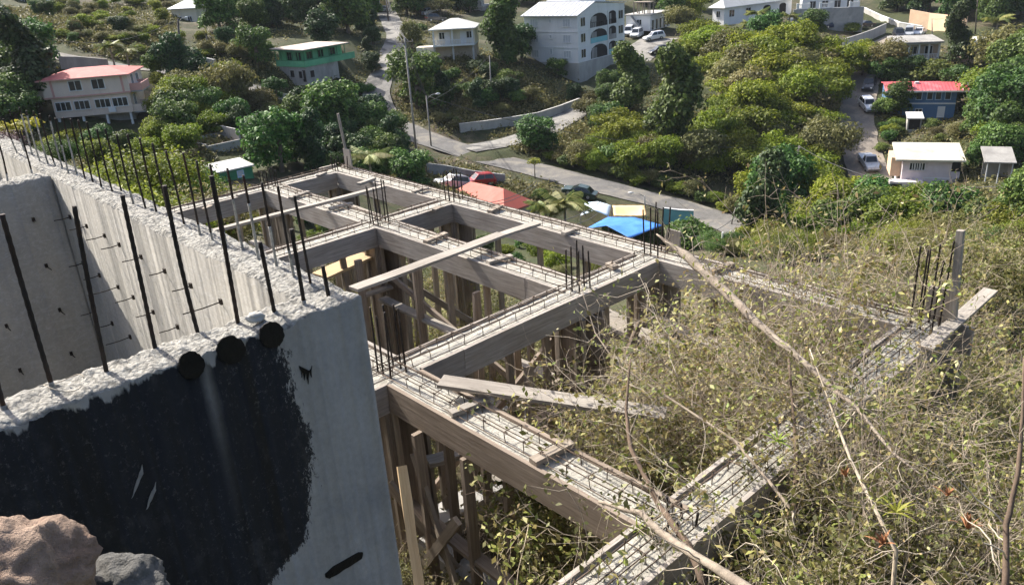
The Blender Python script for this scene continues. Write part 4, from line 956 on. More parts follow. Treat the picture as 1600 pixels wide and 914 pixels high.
fill_uv([(.3,.3),(3.0,.3),(3.0,3.7),(.3,3.7)], 12, ['vine','grass','vine'], (.6,.9), .6)
fill_uv([(-3,-.8),(8.2,-.8),(8.4,-3.4),(-3,-4)], 24, ['leafy','vine','grass','leafy'], (.8,1.1), .7)
fill_uv([(8.4,-.8),(10.8,-.8),(11,-3.6),(8.4,-3.6)], 14, ['leafy','vine','vine'], (1.0,1.5), .5)
fill_uv([(-1.5,3.2),(-6,3),(-5,7),(-1.2,6.2)], 10, ['leafy','vine'], (1.,1.5), .8)
# brush hanging over the right part of the far beam and over the last beam
fill_uv([(9.4,1.6),(10.05,1.7),(10.1,3.4),(9.5,3.4)], 8, ['twiggy','vine','twiggy','bare'], (1.15,1.4), .32)
fill_uv([(9.0,-.45),(10.0,-.45),(10.0,-1.2),(9.1,-1.2)], 5, ['vine','twiggy','vine'], (1.5,1.7), .4)
fill_uv([(9.0,.4),(9.6,.4),(9.6,1.0),(9.1,1.0)], 4, ['twiggy','vine'], (1.4,1.6), .3)
for u, v, k, sc_ in [(10.95,1.7,'vine',1.15),(11.0,2.7,'twiggy',1.3),(10.9,3.3,'twiggy',1.2),(11.3,2.3,'twiggy',1.2),(11.5,3.2,'vine',1.1),(9.95,1.7,'twiggy',1.35),(9.8,2.3,'twiggy',1.5),(9.7,2.9,'vine',1.4),(10.0,2.6,'bare',1.5),(9.5,1.0,'vine',1.45),
                     (9.0,.5,'vine',1.6),(9.6,.5,'twiggy',1.55),(9.0,-.5,'vine',1.7),(9.4,-.5,'twiggy',1.65),(9.8,-.45,'vine',1.6),(9.4,3.2,'dark',1.3),(8.9,2.6,'dark',1.2),(10.95,3.7,'vine',1.2),(11.0,4.2,'leafy',1.15),(11.2,3.0,'leafy',1.25),(10.9,2.3,'vine',1.25),(10.0,3.3,'leafy',1.5),(11.4,4.0,'vine',1.1)]:
    brush_uv(u, v, k, sc_)
fill_uv([(7.5,-1.2),(10.8,-.8),(12,-4),(8,-8)], 30, ['vine','leafy','vine','twiggy'], (1.2,1.7), .55)
# low cover of dry stalks and litter under all of it: nobody could count these
def undergrowth(n, poly, h, name, label, lm, tm='drytwig'):
    us = [p[0] for p in poly]; vs = [p[1] for p in poly]; st, sr_, P = [], [], []
    while len(st) < n:
        u, v = rng.uniform(min(us), max(us)), rng.uniform(min(vs), max(vs))
        if not inside((u, v), poly): continue
        p = G(u, v); p = ground(p[0], p[1], -.03); a = rng.random()*6.28; s = rng.random()*1.3; q = walk(p, (math.cos(a)*s, math.sin(a)*s, .8), h*(.4+rng.random()), 4, .3, -.12); st.append(q); sr_.append((.0028, .0012)); P.append(q[2:])
    V, F = twig_tubes(st, sr_, 3); P = np.concatenate(P); P = P[rng.random(len(P)) < .8]+rng.normal(0, .04, (1, 3)); nn = rand_unit(len(P))+[0, 0, .6]; nn /= np.linalg.norm(nn, axis=1)[:, None]
    V2, F2 = leaf_quads(P, nn, .035*(.5+rng.random(len(P))), 2., .3)
    me = np_mesh(name, np.concatenate([V, V2]), np.concatenate([F, F2+len(V)]), [M[tm], M[lm]], False, [0]*len(F)+[1]*len(F2))
    o = meshobj(name, me); tag(o, label, 'undergrowth', kind='stuff')
undergrowth(10000, [(7.4,6.0),(10.2,6.0),(12.4,5.6),(15,3),(18,1),(18,-4),(10,-4),(10.8,0),(10.0,.3),(7.3,.3),(7.3,5)], .75, 'dry_undergrowth', 'dry straw undergrowth and litter covering the near slope', 'l_scrub', 'browntwig')
undergrowth(3600, [(-2,.2),(7.2,.2),(7.2,5.6),(-2,5.6)], .42, 'dry_undergrowth', 'thin dry weeds on the shaded ground under the beams', 'l_scrub', 'darktwig')
undergrowth(2600, [(-6,-.4),(10,-.4),(10,-5),(-6,-6)], .8, 'tall_dry_grass', 'tall dry grass on the slope beyond the frame', 'l_olive')

# dead branches, stems and dried leaves that stand out
def branch(name, pts, label, cat, mt='deadwood', sides=8, twigs=0, root=True):
    P = [W(x, y, D) for x, y, D, r in pts]; rr = [p[3] for p in pts]
    if root: e = P[-1]+(P[-1]-P[-2])*.25; P.append(ground(e[0], e[1], -.1)); rr.append(rr[-1]*1.15)
    o = empty(name, P[0]); tag(o, label, cat); b = MB()
    Q, q = [], []
    for i in range(len(P)-1):
        for s in np.linspace(0, 1, 5)[:-1]: Q.append(P[i]+(P[i+1]-P[i])*s+rng.normal(0, rr[i]*.12, 3)-P[0]); q.append((rr[i]+(rr[i+1]-rr[i])*s)*rng.uniform(.92, 1.08))
    Q.append(P[-1]-P[0]); q.append(rr[-1]); b.tube(Q, q, sides)
    for _ in range(twigs):
        i = rng.integers(1, len(Q)); w = walk(Q[i], rand_unit(1)[0]+[0, 0, .5], rng.uniform(.15, .6), 6, .3); b.tube(list(w), list(np.linspace(min(.005, q[i]*.4), .0012, 7)), 4, 1)
    b.build('limb', [M[mt], M['greytwig']], o)
    return o
branch('dead_branch', [(1026,366,8.3,.008),(1048,384,8.2,.026),(1075,402,8.05,.047),(1095,420,7.9,.050),(1140,462,7.5,.043),(1196,516,7.0,.032),(1240,552,6.7,.026),(1296,602,6.35,.019),(1340,640,6.05,.014),(1400,712,5.65,.009),(1440,742,5.4,.005)],
       'thick pale dead branch with a broken tip slanting over the far beam into the brush', 'branch', twigs=26, root=False)
branch('dead_branch', [(936,783,5.45,.011),(975,795,5.3,.016),(1004,802,5.15,.021),(1030,832,4.95,.023),(1080,864,4.6,.024),(1160,914,4.15,.026),(1230,962,3.9,.027)], 'smooth grey brown dead branch bending down to the bottom edge beside the nearest beam', 'branch', twigs=4)
branch('dry_cane', [(985,560,6.3,.006),(978,640,6.1,.012),(985,700,5.9,.016),(1030,790,5.6,.02),(1075,850,5.3,.024),(1100,914,5.1,.026)], 'dark leaning dead stem crossing the end of the broad weathered plank', 'stem', 'darktwig', 6, 16)
branch('dry_cane', [(905,440,7.2,.003),(930,520,7.0,.006),(965,570,6.8,.008),(1050,625,6.5,.010),(1150,690,6.2,.012),(1240,800,5.9,.013)], 'long thin dead stem running from the middle column down into the bushes', 'stem', 'browntwig', 6, 14)
branch('sapling', [(1600,560,4.6,.005),(1598,650,4.5,.008),(1590,740,4.4,.011),(1573,820,4.35,.013),(1570,930,4.3,.015)], 'thin grey brown sapling trunk at the right edge of the brush', 'sapling', 'darktwig', 7, 10)
branch('dry_cane', [(1232,560,6.6,.008),(1245,700,6.3,.017),(1240,860,6.0,.022)], 'upright dark dead stem in the middle of the brush', 'stem', 'darktwig', 6, 14)
branch('bare_vine', [(1265,545,5.9,.004),(1300,640,5.7,.008),(1330,720,5.5,.011),(1400,860,5.2,.014)], 'bare brown vine stem under the thick pale branch', 'stem', 'drytwig', 5, 14)
for px, D, sc, lb in [((1322,745),5.6,1.,'cluster of dried rust coloured leaves beneath the thick pale branch'),((1381,850),4.9,1.1,'dried orange brown leaf cluster low in the brush at bottom right'),((1512,826),4.6,1.15,'curled brown dead leaf cluster near the right edge of the brush'),((1480,775),5.0,.9,'reddish dead leaves above the curled brown cluster'),((1440,560),8.4,1.2,'rusty dead leaf cluster hanging beside the right hand corner of the frame')]:
    o = meshobj('dried_leaf_cluster', ROS_DRY, None, W(*px, D)); o.rotation_euler = (rng.normal(0, .5), rng.normal(0, .5), rng.random()*6); o.scale = (sc*.34,)*3; tag(o, lb, 'dead leaves')
for px, D, sc, lb in [((1400,800),5.2,.17,'small bright lime rosette plant in the dry brush'),((1215,690),6.0,.16,'lime green leaf tuft beside the last beam'),((995,830),5.6,.14,'small lime leaf tuft at the end of the nearest beam')]:
    o = meshobj('leaf_tuft', ROS_AGV, None, W(*px, D)); o.scale = (sc,)*3; tag(o, lb, 'plant')
# stacked thin things right behind the cistern: purple plant
o = place_tree(tree_proto('mound', .75, .9, .032, 9000, 'l_purple', 12, 1.6, .2), W(-6, 262, 8.6), .42, 'purple brown leafy bush behind the far end of the cistern wall', None, 'purple_bush', 'bush')
o = place_tree(tree_proto('mound', .5, .8, .06, 420, 'l_lime', 9, 1.5, .2), W(24, 236, 9.6), .62, 'lime yellow young plant among the steel bars at the far end of the wall', None, 'young_plant', 'plant')
# ------------------------------------------------------------------ buildings across the valley
def azof(vx):
    d = ray(vx, -79-.065*(vx-800)); return math.atan2(d[1], d[0])
class House:
    """nearest corner at a pixel; local X runs along the right hand face, Y along the left hand face, z up from the corner"""
    def __init__(s, name, label, cat, corner, D, az, pr=None, pl=None, lr=None, ll=None, group=None):
        s.P = W(*corner, D); s.az = az; s.x = np.array([math.cos(az), math.sin(az), 0]); s.y = np.array([-s.x[1], s.x[0], 0])
        s.root = empty(name, s.P, az); tag(s.root, label, cat, group); s.z0 = s.P[2]
        s.lr = lr or s.span(s.x, pr); s.ll = ll or s.span(s.y, pl)
    def span(s, d, px):
        lo, hi = .2, 40.; f0 = pix(s.P+d*lo)[0]-px
        for _ in range(50):
            m = (lo+hi)/2
            if (pix(s.P+d*m)[0]-px)*f0 > 0: lo = m
            else: hi = m
        return lo
    def sx(s, px): return s.span(s.x, px)
    def sy(s, px): return s.span(s.y, px)
    def part(s, b, name, mt, par=None):
        o = b.build(name, mt, par or s.root); return o
    def box(s, name, mt, x0, x1, y0, y1, z0, z1, par=None):
        b = MB(); b.box(x0, x1, y0, y1, z0, z1); return s.part(b, name, mt, par)
    def on(s, face, u, o):   # point on a face: u along it, o outwards
        return (u, -o) if face == 'R' else (-o, u)
    def fbox(s, b, face, u0, u1, o0, o1, z0, z1, base=0., m=0):
        o0 += base; o1 += base
        if face == 'R': b.box(u0, u1, -o1, -o0, z0, z1, m)
        else: b.box(-o1, -o0, u0, u1, z0, z1, m)
    def window(s, face, u, z, w, h, fm='white', pm='glass', bars=1, base=0., fr=.09, name='window', pane='pane'):
        b = MB(); u0, u1 = u-w/2, u+w/2
        s.fbox(b, face, u0-fr, u1+fr, 0, .07, z+h, z+h+fr, base); s.fbox(b, face, u0-fr-.03, u1+fr+.03, 0, .12, z-fr, z, base)
        s.fbox(b, face, u0-fr, u0, 0, .07, z+.002, z+h-.002, base); s.fbox(b, face, u1, u1+fr, 0, .07, z+.002, z+h-.002, base)
        for i in range(bars): c = u0+w*(i+1)/(bars+1); s.fbox(b, face, c-.035, c+.035, .02, .06, z+.002, z+h-.002, base)
        f = s.part(b, name, M[fm]); b = MB(); s.fbox(b, face, u0+.002, u1-.002, .004, .03, z+.003, z+h-.003, base); s.part(b, pane, M[pm], f); return f
    def arch(s, face, u, z, w, h, mt='dark', base=0., name='arched_shade_panel'):  # flat arched panel on the solid wall, its dark colour painting the shade within
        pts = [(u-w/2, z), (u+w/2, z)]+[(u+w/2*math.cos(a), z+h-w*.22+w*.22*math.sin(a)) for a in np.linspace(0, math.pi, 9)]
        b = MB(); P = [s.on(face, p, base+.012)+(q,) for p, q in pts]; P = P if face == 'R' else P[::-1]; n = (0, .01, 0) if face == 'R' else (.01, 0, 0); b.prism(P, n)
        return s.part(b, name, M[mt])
    def balcony(s, face, u0, u1, z, out, mt, hgt_=.95, rail=None, slab='conc', base=0., name='balcony'):
        b = MB(); s.fbox(b, face, u0, u1, 0, out, z-.18, z, base); o = s.part(b, name, M[slab])
        b = MB()
        if rail:    # balusters
            s.fbox(b, face, u0, u1, out-.1, out, z+hgt_-.1, z+hgt_, base); s.fbox(b, face, u0, u1, out-.1, out, z+.02, z+.1, base)
            n = max(3, int((u1-u0)/.28))
            for i in range(n+1): c = u0+.05+(u1-u0-.1)*i/n; s.fbox(b, face, c-.05, c+.05, out-.085, out-.015, z+.1, z+hgt_-.1, base)
        else: s.fbox(b, face, u0, u1, out-.1, out, z, z+hgt_, base)
        s.fbox(b, face, u0, u0+.1, .0, out-.1, z, z+hgt_, base); s.fbox(b, face, u1-.1, u1, .0, out-.1, z, z+hgt_, base)
        s.part(b, 'railing', M[mt], o); return o
    def hip(s, z, rise, over, mt, x0=0, x1=None, y0=0, y1=None, thick=.16, ridge='y', k=.5, fascia='white'):
        x1 = s.lr if x1 is None else x1; y1 = s.ll if y1 is None else y1
        x0 -= over; x1 += over; y0 -= over; y1 += over; cx, cy = (x0+x1)/2, (y0+y1)/2
        if ridge == 'y': e = min((x1-x0)/2*k*2, (y1-y0)/2-.1); r = [(cx, y0+e), (cx, y1-e)]
        else: e = min((y1-y0)/2*k*2, (x1-x0)/2-.1); r = [(x0+e, cy), (x1-e, cy)]
        v = [(x0,y0,z),(x1,y0,z),(x1,y1,z),(x0,y1,z)]+[(*q, z+rise) for q in r]
        f = [(0,1,4),(1,2,5,4),(2,3,5),(3,0,4,5)] if ridge == 'y' else [(0,1,5,4),(1,2,5),(2,3,4,5),(3,0,4)]
        b = MB(); b.add(v, f); o = s.part(b, 'roof', M[mt])
        b = MB(); b.box(x0, x1, y0, y1, z-thick, z-.004); s.part(b, 'fascia', M[fascia], o); return o
    def shed_roof(s, mt, x0, x1, y0, y1, z00, z10, z01=None, th=.14):
        """sloping slab: z00 at (x0,y0), z10 at (x1,y0), z01 at (x0,y1)"""
        z01 = z00 if z01 is None else z01; z11 = z10+z01-z00
        v = [(x0,y0,z00),(x1,y0,z10),(x1,y1,z11),(x0,y1,z01)]; b = MB(); b.add([(p[0],p[1],p[2]-th) for p in v]+v, [(0,3,2,1),(4,5,6,7),(0,1,5,4),(1,2,6,5),(2,3,7,6),(3,0,4,7)]); return s.part(b, 'roof', M[mt])
    def seams(s, roof, mt, x0, x1, y0, y1, z0, z1, n, along='x'):
        b = MB()
        for i in range(n):
            t = (i+.5)/n
            if along == 'x': y = y0+(y1-y0)*t; b.bar((x0, y, z0+.03), (x1, y, z1+.03), .05, .05)
            else: x = x0+(x1-x0)*t; z = z0+(z1-z0)*t; b.bar((x, y0, z+.03), (x, y1, z+.03), .05, .05)
        s.part(b, 'roof_seams', M[mt], roof)

# --- pink house with red roof, two floors on stilts, left
h_ = House('pink_house', 'two storey pink beige house on stilts with a faded red hip roof at left', 'house', (209, 175), 124, R(99), lr=7.5, pl=88)
L = h_.ll
h_.box('lower_storey', M['pink'], 0, 7.5, 0, L, 0, 2.55); h_.box('upper_storey', M['pink'], -.25, 7.5, -.2, L+.7, 2.553, 4.93)
h_.box('floor_band', M['pinktrim'], -.31, 7.5, -.26, L+.76, 2.62, 2.78); h_.hip(5.05, .9, .45, 'redroof', -.25, 7.5, -.2, L+.7, fascia='pinktrim', k=.42)
for px in (104, 133, 165, 192): h_.window('L', h_.sy(px), .95, 1.85, 1.05, bars=2)
for px in (137, 172): h_.window('L', h_.sy(px)+.5, 3.45, 1.5, 1.2, bars=1, base=.25)
for px in (98.5, 206): u = h_.sy(px)+.3; b = MB(); h_.fbox(b, 'L', u-.14, u+.14, .0, .05, 2.8, 4.85, .25); h_.part(b, 'pilaster', M['pinktrim'])
h_.window('R', 2.0, .3, 1.0, 1.8); h_.window('R', 2.0, 2.9, 1.0, 1.8, base=.2); h_.window('R', 4.8, 3.4, 1.2, 1.1, base=.2)
h_.balcony('R', .2, 4.6, .0, 1.7, 'pink'); h_.balcony('R', .2, 4.6, 2.75, 1.5, 'pinktrim', base=.2)
h_.box('side_balcony', M['pink'], .6, 4.5, L+.703, L+2.4, 2.6, 3.6); h_.box('porch_roof', M['pinktrim'], .4, 4.6, L+1.1, L+2.6, 4.75, 4.9)
for u in (L+2.3,): h_.box('porch_post', M['white'], .6, .75, u-.1, u+.05, 3.603, 4.747)
h_.box('base_wall', M['conc'], 1.6, 7.4, .3, L-.3, -3.4, -.003)
for u in (.35, 3.4, 6.4, 9.5): h_.box('stilt', M['white'], .12, .4, min(u, L-.4), min(u, L-.4)+.28, -3.4, -.003)
b = MB(); h_.fbox(b, 'L', h_.sy(178)-.45, h_.sy(178)+.45, 0, .35, .25, .85); h_.part(b, 'air_conditioner', M['white'])
# --- green house
h_ = House('green_house', 'long bright green house with a rusty pale flat roof above a grey basement', 'house', (477, 104), 143, azof(1720), pr=541, pl=432)
a, L = h_.lr, h_.ll
h_.box('upper_storey', M['green'], .9, a, .9, L, 0, 2.35); h_.box('basement', M['conc'], .25, a*.8, .25, L-.4, -3.2, -.19); h_.box('verandah_floor', M['green'], 0, a+2.2, 0, L, -.18, -.002)
r_ = h_.shed_roof('rustroof', -.5, a+.6, -.5, L+.5, 2.66, 2.60, 2.78); h_.box('eaves', M['greendark'], -.42, a+.5, -.42, L+.4, 2.36, 2.50)
for f_, l_ in (('R', a+2.2), ('L', L)):
    b = MB(); h_.fbox(b, f_, .02, l_, -.09, -.02, .003, .78); h_.part(b, 'verandah_panel', M['green']); b = MB(); h_.fbox(b, f_, 0, l_, -.11, 0, .783, .88); h_.part(b, 'handrail', M['greendark'])
    n = 6
    for i in range(n): u = .06+(min(l_, a)-.2)*i/(n-1); b = MB(); h_.fbox(b, f_, u, u+.1, -.1, .01, .885, 2.355); h_.part(b, 'verandah_post', M['greendark'])
for u in (2.0, 4.6, 7.4): h_.window('R', min(u, a-1), .95, 1.1, 1.05, 'greendark', base=-.9)
for u in (2.2, 4.4): h_.window('L', min(u, L-1), .7, 1.0, 1.3, 'greendark', base=-.9)
for f_, u, z in (('R', 1.5, -2.0), ('L', 1.6, -2.0), ('L', 3.6, -1.9)): h_.window(f_, u, z, .9, 1.1, 'conc', 'dark', 0, base=-.25)  # dark panes paint the shade of the basement openings
h_.window('L', .8, -2.6, .8, 1.9, 'conc', 'dark', 0, base=-.25, name='door', pane='door_leaf')
# --- cream house
h_ = House('cream_house', 'small cream house with a white hip roof and a white balustrade balcony on tall columns', 'house', (741, 69), 154, R(84), lr=7, pl=676)
L = h_.ll
h_.box('storey', M['cream'], 1.3, 7, 0, L, 0, 2.7); h_.hip(2.86, 1.5, .5, 'whiteroof', 0, 7, 0, L, k=.45); h_.box('floor_slab', M['white'], 0, 7, 0, L, -.25, -.003)
h_.balcony('L', .1, L-.1, 0, .12, 'white', .95, True, 'white')
for u in (.12, L*.5, L-.4): h_.box('balcony_column', M['white'], .03, .29, u, u+.26, .003, 2.69); h_.box('lower_column', M['concpale'], .1, .4, u, u+.3, -4.5, -.26)
for px, w in ((690, 1.0), (733, 1.0)): h_.window('L', h_.sy(px), 1.0, w, 1.1, base=-1.3)
for px in (698, 723): h_.window('L', h_.sy(px), .03, .85, 2.1, 'white', 'white', 0, base=-1.3, name='door', pane='door_leaf')
h_.box('undercroft_wall', M['tanwall'], 2.2, 6.8, .1, L-.1, -4.5, -.26); h_.box('side_steps', M['cream'], 1.5, 4, L+.01, L+3.4, -1.6, -.3)
# --- white apartment block
az = azof(1858); h_ = House('apartment_block', 'white three storey apartment block with stacked arched balconies on a tall foundation', 'apartment block', (904, 99), 158, az, pr=976, pl=822)
a, L = h_.lr, h_.ll; Hh = 8.45
b = MB(); b.box(0, a, 0, L, .0, Hh); h_.part(b, 'walls', M['white'])
h_.box('foundation', M['concpale'], -.12, a, -.12, L+.1, -5, -.003)
xr = a*.34
b = MB(); b.prism([(0, 0, Hh+.003), (a, 0, Hh+.003), (a, 0, Hh+.75), (xr, 0, Hh+1.75)], (0, L, 0)); h_.part(b, 'gable', M['white'])
r_ = h_.shed_roof('silver', -.55, xr, -.3, L+.4, Hh-.02, Hh+2.0); h_.seams(r_, 'silver', -.5, xr, -.2, L+.3, Hh, Hh+2.02, 13)
r2 = h_.shed_roof('silver', xr+.003, a+.5, -.3, L+.4, Hh+2.0, Hh+.95)
h_.box('roof_parapet', M['white'], a*.45, a-.2, L*.35, L, Hh+1.0, Hh+2.1)
for i in range(3):
    z = i*2.82
    b = MB(); b.box(-.07, a, -.07, L+.05, z+2.62, z+2.80); h_.part(b, 'floor_band', M['white'])
    for px in (837, 887): h_.window('L', h_.sy(px), z+.85, 1.55, 1.25, 'white', 'louvre', 2)
    h_.window('L', h_.sy(862), z+1.5, .45, .55 if i else .9, 'white', 'louvre', 0)
    h_.window('R', h_.sx(912), z+.75, 1.5, 1.5, 'white', 'glass', 1); h_.window('R', h_.sx(970), z+.8, 1.7, 1.5, 'white', 'glass', 1)
    for j, (p0, p1) in enumerate(((923.5, 949), (951.5, 963))):
        u0, u1 = h_.sx(p0), h_.sx(p1); rec = h_.arch('R', (u0+u1)/2, z+.12, u1-u0, 2.45, 'dark', name='recess_shade_panel')  # no hollow: the dark panel is the painted shade of the balcony
        b = MB(); h_.fbox(b, 'R', u0+.3, u0+(u1-u0)*.36, .028, .034, z+.13, z+2.1); h_.part(b, 'recess_wall', M['conc'], rec)
        mt = 'turq' if (i, j) in ((1, 0), (0, 1)) else ('conc' if i == 2 or (i, j) == (1, 1) else 'white')
        if (i, j) == (0, 0): continue
        if i == 2:
            b = MB(); n = 9
            for k in range(n+1): u = u0+(u1-u0)*k/n; h_.fbox(b, 'R', u-.03, u+.03, .03, .08, z+.15, z+1.0)
            h_.fbox(b, 'R', u0, u1, .03, .09, z+1.0, z+1.08); h_.part(b, 'railing', M['rebar'])
        else: b = MB(); h_.fbox(b, 'R', u0, u1, .03, .10, z+.12, z+1.08); h_.part(b, 'balcony_panel', M[mt])
u_ = h_.sx(950.2); b = MB(); h_.fbox(b, 'R', u_-.16, u_+.16, .0, .16, .1, Hh-.1); h_.part(b, 'pier', M['white'])
# --- house under construction with arches, above the cream house
h_ = House('arched_house', 'unfinished grey concrete house with arches and bare columns at the top edge', 'house', (755, 33), 214, R(80), lr=9, pl=684)
L = h_.ll; h_.box('lower_storey', M['conc'], 0, 9, 0, L, 0, 3.2); h_.box('upper_slab', M['concpale'], -.5, 9, -.4, L+.4, 3.203, 3.5)
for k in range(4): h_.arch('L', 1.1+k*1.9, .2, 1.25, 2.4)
for k in range(6): h_.box('column', M['conc'], .2, .5, .3+k*(L-.8)/5, .6+k*(L-.8)/5, 3.503, 6.4)
h_.box('top_slab', M['concpale'], -.2, 9, 0, L, 6.403, 6.7); h_.box('inner_wall', M['concpale'], 2.5, 8.5, 1, L-1, 3.503, 6.4); h_.balcony('L', .1, L*.6, 3.5, .4, 'conc', .9, True)
h_.shed_roof('rustroof', -4, -.55, L*.35, L*.95, .4, 1.6)
# --- long low white building behind the apartment block
h_ = House('low_building', 'long low white building with an unfinished upper floor of bare columns behind the apartment block', 'building', (1016, 49), 192, azof(1750), pr=1046, pl=978)
a, L = h_.lr, h_.ll; h_.box('walls', M['white'], 0, a, 0, L, 0, 3.3); h_.box('flat_roof', M['concpale'], -.3, a+.2, -.3, L+.2, 3.303, 3.55)
for u in np.linspace(1.2, a-1, 5): h_.window('R', u, .1, .95, 2.1, 'white', 'glass', 0, name='door', pane='door_leaf')
h_.window('L', L*.45, 1.3, 1.1, 1.1)
for i in range(4):
    for j in range(2): b = MB(); b.bar((.6+j*1.8, .4+i*L/4.6, 3.553), (.6+j*1.8+rng.normal(0, .05), .4+i*L/4.6, 5.9), .18, .18); h_.part(b, 'bare_column', M['post'])
h_.box('column_beam', M['post'], .5, 2.6, .3, L*.75, 5.903, 6.1); b = MB(); b.bar((-.4, L*.75, 3.3), (-.5, L*.3, .4), .7, .16); h_.part(b, 'outside_stair', M['conc'])
# --- white bungalow upper right
h_ = House('white_bungalow', 'white bungalow with a pale hip roof and deep verandah at the top right', 'house', (1131, 37), 196, azof(2900), pr=1236, pl=1113)
a, L = h_.lr, h_.ll; h_.box('walls', M['white'], 0, a, 0, L, -.5, 3.2); h_.hip(3.35, 1.6, .7, 'whiteroof', ridge='x', k=.4)
for u in (2.4, 7.8): h_.window('R', min(u, a-1), 1.2, 1.6, 1.4, bars=1)
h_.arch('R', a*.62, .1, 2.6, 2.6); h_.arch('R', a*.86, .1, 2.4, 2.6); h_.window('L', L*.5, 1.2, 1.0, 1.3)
# --- big grey retaining wall with white balustrades and the white house on top
h_ = House('grey_block_wall', 'tall grey block retaining wall topped by white balustrade panels at the top right', 'retaining wall', (1347, 46), 200, R(74), lr=.6, pl=1238)
L = h_.ll; h_.box('wall', M['block'], 0, .6, 0, L, -2, 4.6)
for u0, u1 in ((.08, .20), (.46, .62), (.78, .95)):
    b = MB(); h_.fbox(b, 'L', L*u0, L*u1, -.35, -.1, 4.603, 4.75); h_.fbox(b, 'L', L*u0, L*u1, -.35, -.1, 5.5, 5.65)
    for k in range(9): u = L*(u0+(u1-u0)*k/8); h_.fbox(b, 'L', u-.07, u+.07, -.3, -.15, 4.75, 5.5)
    for u in (L*u0, L*u1): h_.fbox(b, 'L', u-.2, u+.2, -.4, -.05, 4.61, 5.8)
    h_.part(b, 'balustrade', M['white'])
h_ = House('white_house', 'white house standing behind the grey block wall at the top edge', 'house', (1340, 22), 212, R(74), lr=8, pl=1252)
L = h_.ll; h_.box('walls', M['white'], 0, 8, 0, L, -2, 5)
for k in range(4): h_.window('L', L*(.15+.22*k), 1.6, 1.3, 1.5)
h_.shed_roof('silver', -.5, 8.5, -.5, L+.5, 5.1, 6.2)
# --- grey house with white arches
h_ = House('grey_arched_house', 'grey flat roofed house with white arched verandah among trees at right', 'house', (1467, 92), 170, R(78), lr=7, pl=1402)
L = h_.ll; h_.box('walls', M['tanwall'], 1.2, 7, 0, L, -2.5, 2.75); h_.shed_roof('greyroof', -.5, 7.3, -.4, L+.5, 3.05, 3.4, th=.3); h_.box('verandah_floor', M['white'], 0, 1.2, 0, L, -.25, 0)
for u in np.linspace(.02, L-.3, 5): h_.box('verandah_column', M['white'], .02, .28, u, u+.26, .003, 2.5)
h_.box('arcade_beam', M['white'], .04, .26, .0, L, 2.503, 2.745); h_.balcony('L', .3, L-.3, 0, .02, 'white', .9, True, 'white', base=-.25)
for u in (1.6, 4.2, 6.6): h_.window('L', min(u, L-1), .6, 1.2, 1.5, 'white', 'glass', 1, base=-1.2)
# --- beige house at the far right
h_ = House('rose_beige_house', 'plain rose beige house with a pale flat roof near the right edge', 'house', (1545, 104), 168, R(70), lr=6, pl=1504)
L = h_.ll; h_.box('walls', M['rose'], 0, 6, 0, L, -2, 3.6); h_.shed_roof('whiteroof', -.6, 6.3, -.5, L+.4, 3.8, 4.3); h_.window('L', L*.75, 1.6, .5, .8); h_.window('L', L*.3, 1.5, .9, .8)
# --- blue house with crimson roof
h_ = House('blue_house', 'two storey blue house with a crimson metal roof and white trim at right', 'house', (1490, 183), 145, R(70), lr=7, pl=1381)
L = h_.ll; h_.box('walls', M['blue'], 0, 7, 0, L, -1, 4.2); r_ = h_.shed_roof('crimson', -.9, 3.4, -1.6, L+.3, 4.15, 4.75); h_.shed_roof('crimson', 3.403, 7.5, -1.6, L+.3, 4.75, 4.2); h_.seams(r_, 'crimson', -.85, 3.35, -1.5, L+.2, 4.17, 4.77, 24)
h_.box('eaves_board', M['white'], -.94, -.903, -1.6, L+.3, 3.9, 4.14); b = MB(); h_.fbox(b, 'L', 0, L, .0, .12, 1.95, 2.15); h_.part(b, 'floor_band', M['white'])
b = MB(); b.bar((-.85, -1.62, 4.2), (3.4, -1.62, 4.8), .12, .2); h_.part(b, 'bargeboard', M['white']); b = MB(); b.bar((-.85, -.75, 4.24), (3.4, -.75, 4.84), .14, .14); h_.part(b, 'roof_strip', M['white'])
b = MB(); b.box(2.4, 2.9, L*.52, L*.58, 4.5, 4.95); h_.part(b, 'roof_vent', M['white'], r_)
for u in (1.2, 2.5, 3.7, 5.2): h_.window('L', u, 2.7, .7, 1.15, 'lightblue', 'glass', 0)
h_.window('L', h_.sy(1469), .0, .85, 1.5, 'white', 'white', 0, name='door', pane='door_leaf'); h_.window('L', 5.0, .3, .9, .9, 'white', 'glass', 1)
# --- pale lilac house with the cream roof
h_ = House('pale_lilac_house', 'pale lilac house with a broad cream sloping roof beside the dirt track at right', 'house', (1494, 296), 114.5, R(71), lr=6.2, pl=1406)
L = h_.ll; h_.box('walls', M['palepink'], 0, 6.2, 0, L, -1.5, 3.6); r_ = h_.shed_roof('creamroof', -.6, 4.9, -.5, L+.9, 3.75, 4.65, th=.22)
for u in (h_.sy(1421), h_.sy(1428.5), h_.sy(1436)): h_.window('L', u, 2.35, .58, .85, 'white', 'glass', 1, fr=.06)
u_ = h_.sy(1488.5); h_.arch('L', u_, 1.5, .95, 1.95, 'dark', name='recess_shade_panel'); b = MB(); h_.fbox(b, 'L', u_-.5, u_+.5, .0, .08, 1.35, 1.5); h_.fbox(b, 'L', u_-.5, u_+.5, .03, .06, 1.5, 2.2); h_.part(b, 'balcony_panel', M['palepink'])  # balcony shade painted as a dark arched panel on the wall
h_.window('L', h_.sy(1487), .1, .6, .6, 'white', 'glass', 2, fr=.05); h_.window('L', h_.sy(1473), .35, .6, .4, 'white', 'glass', 1, fr=.05)
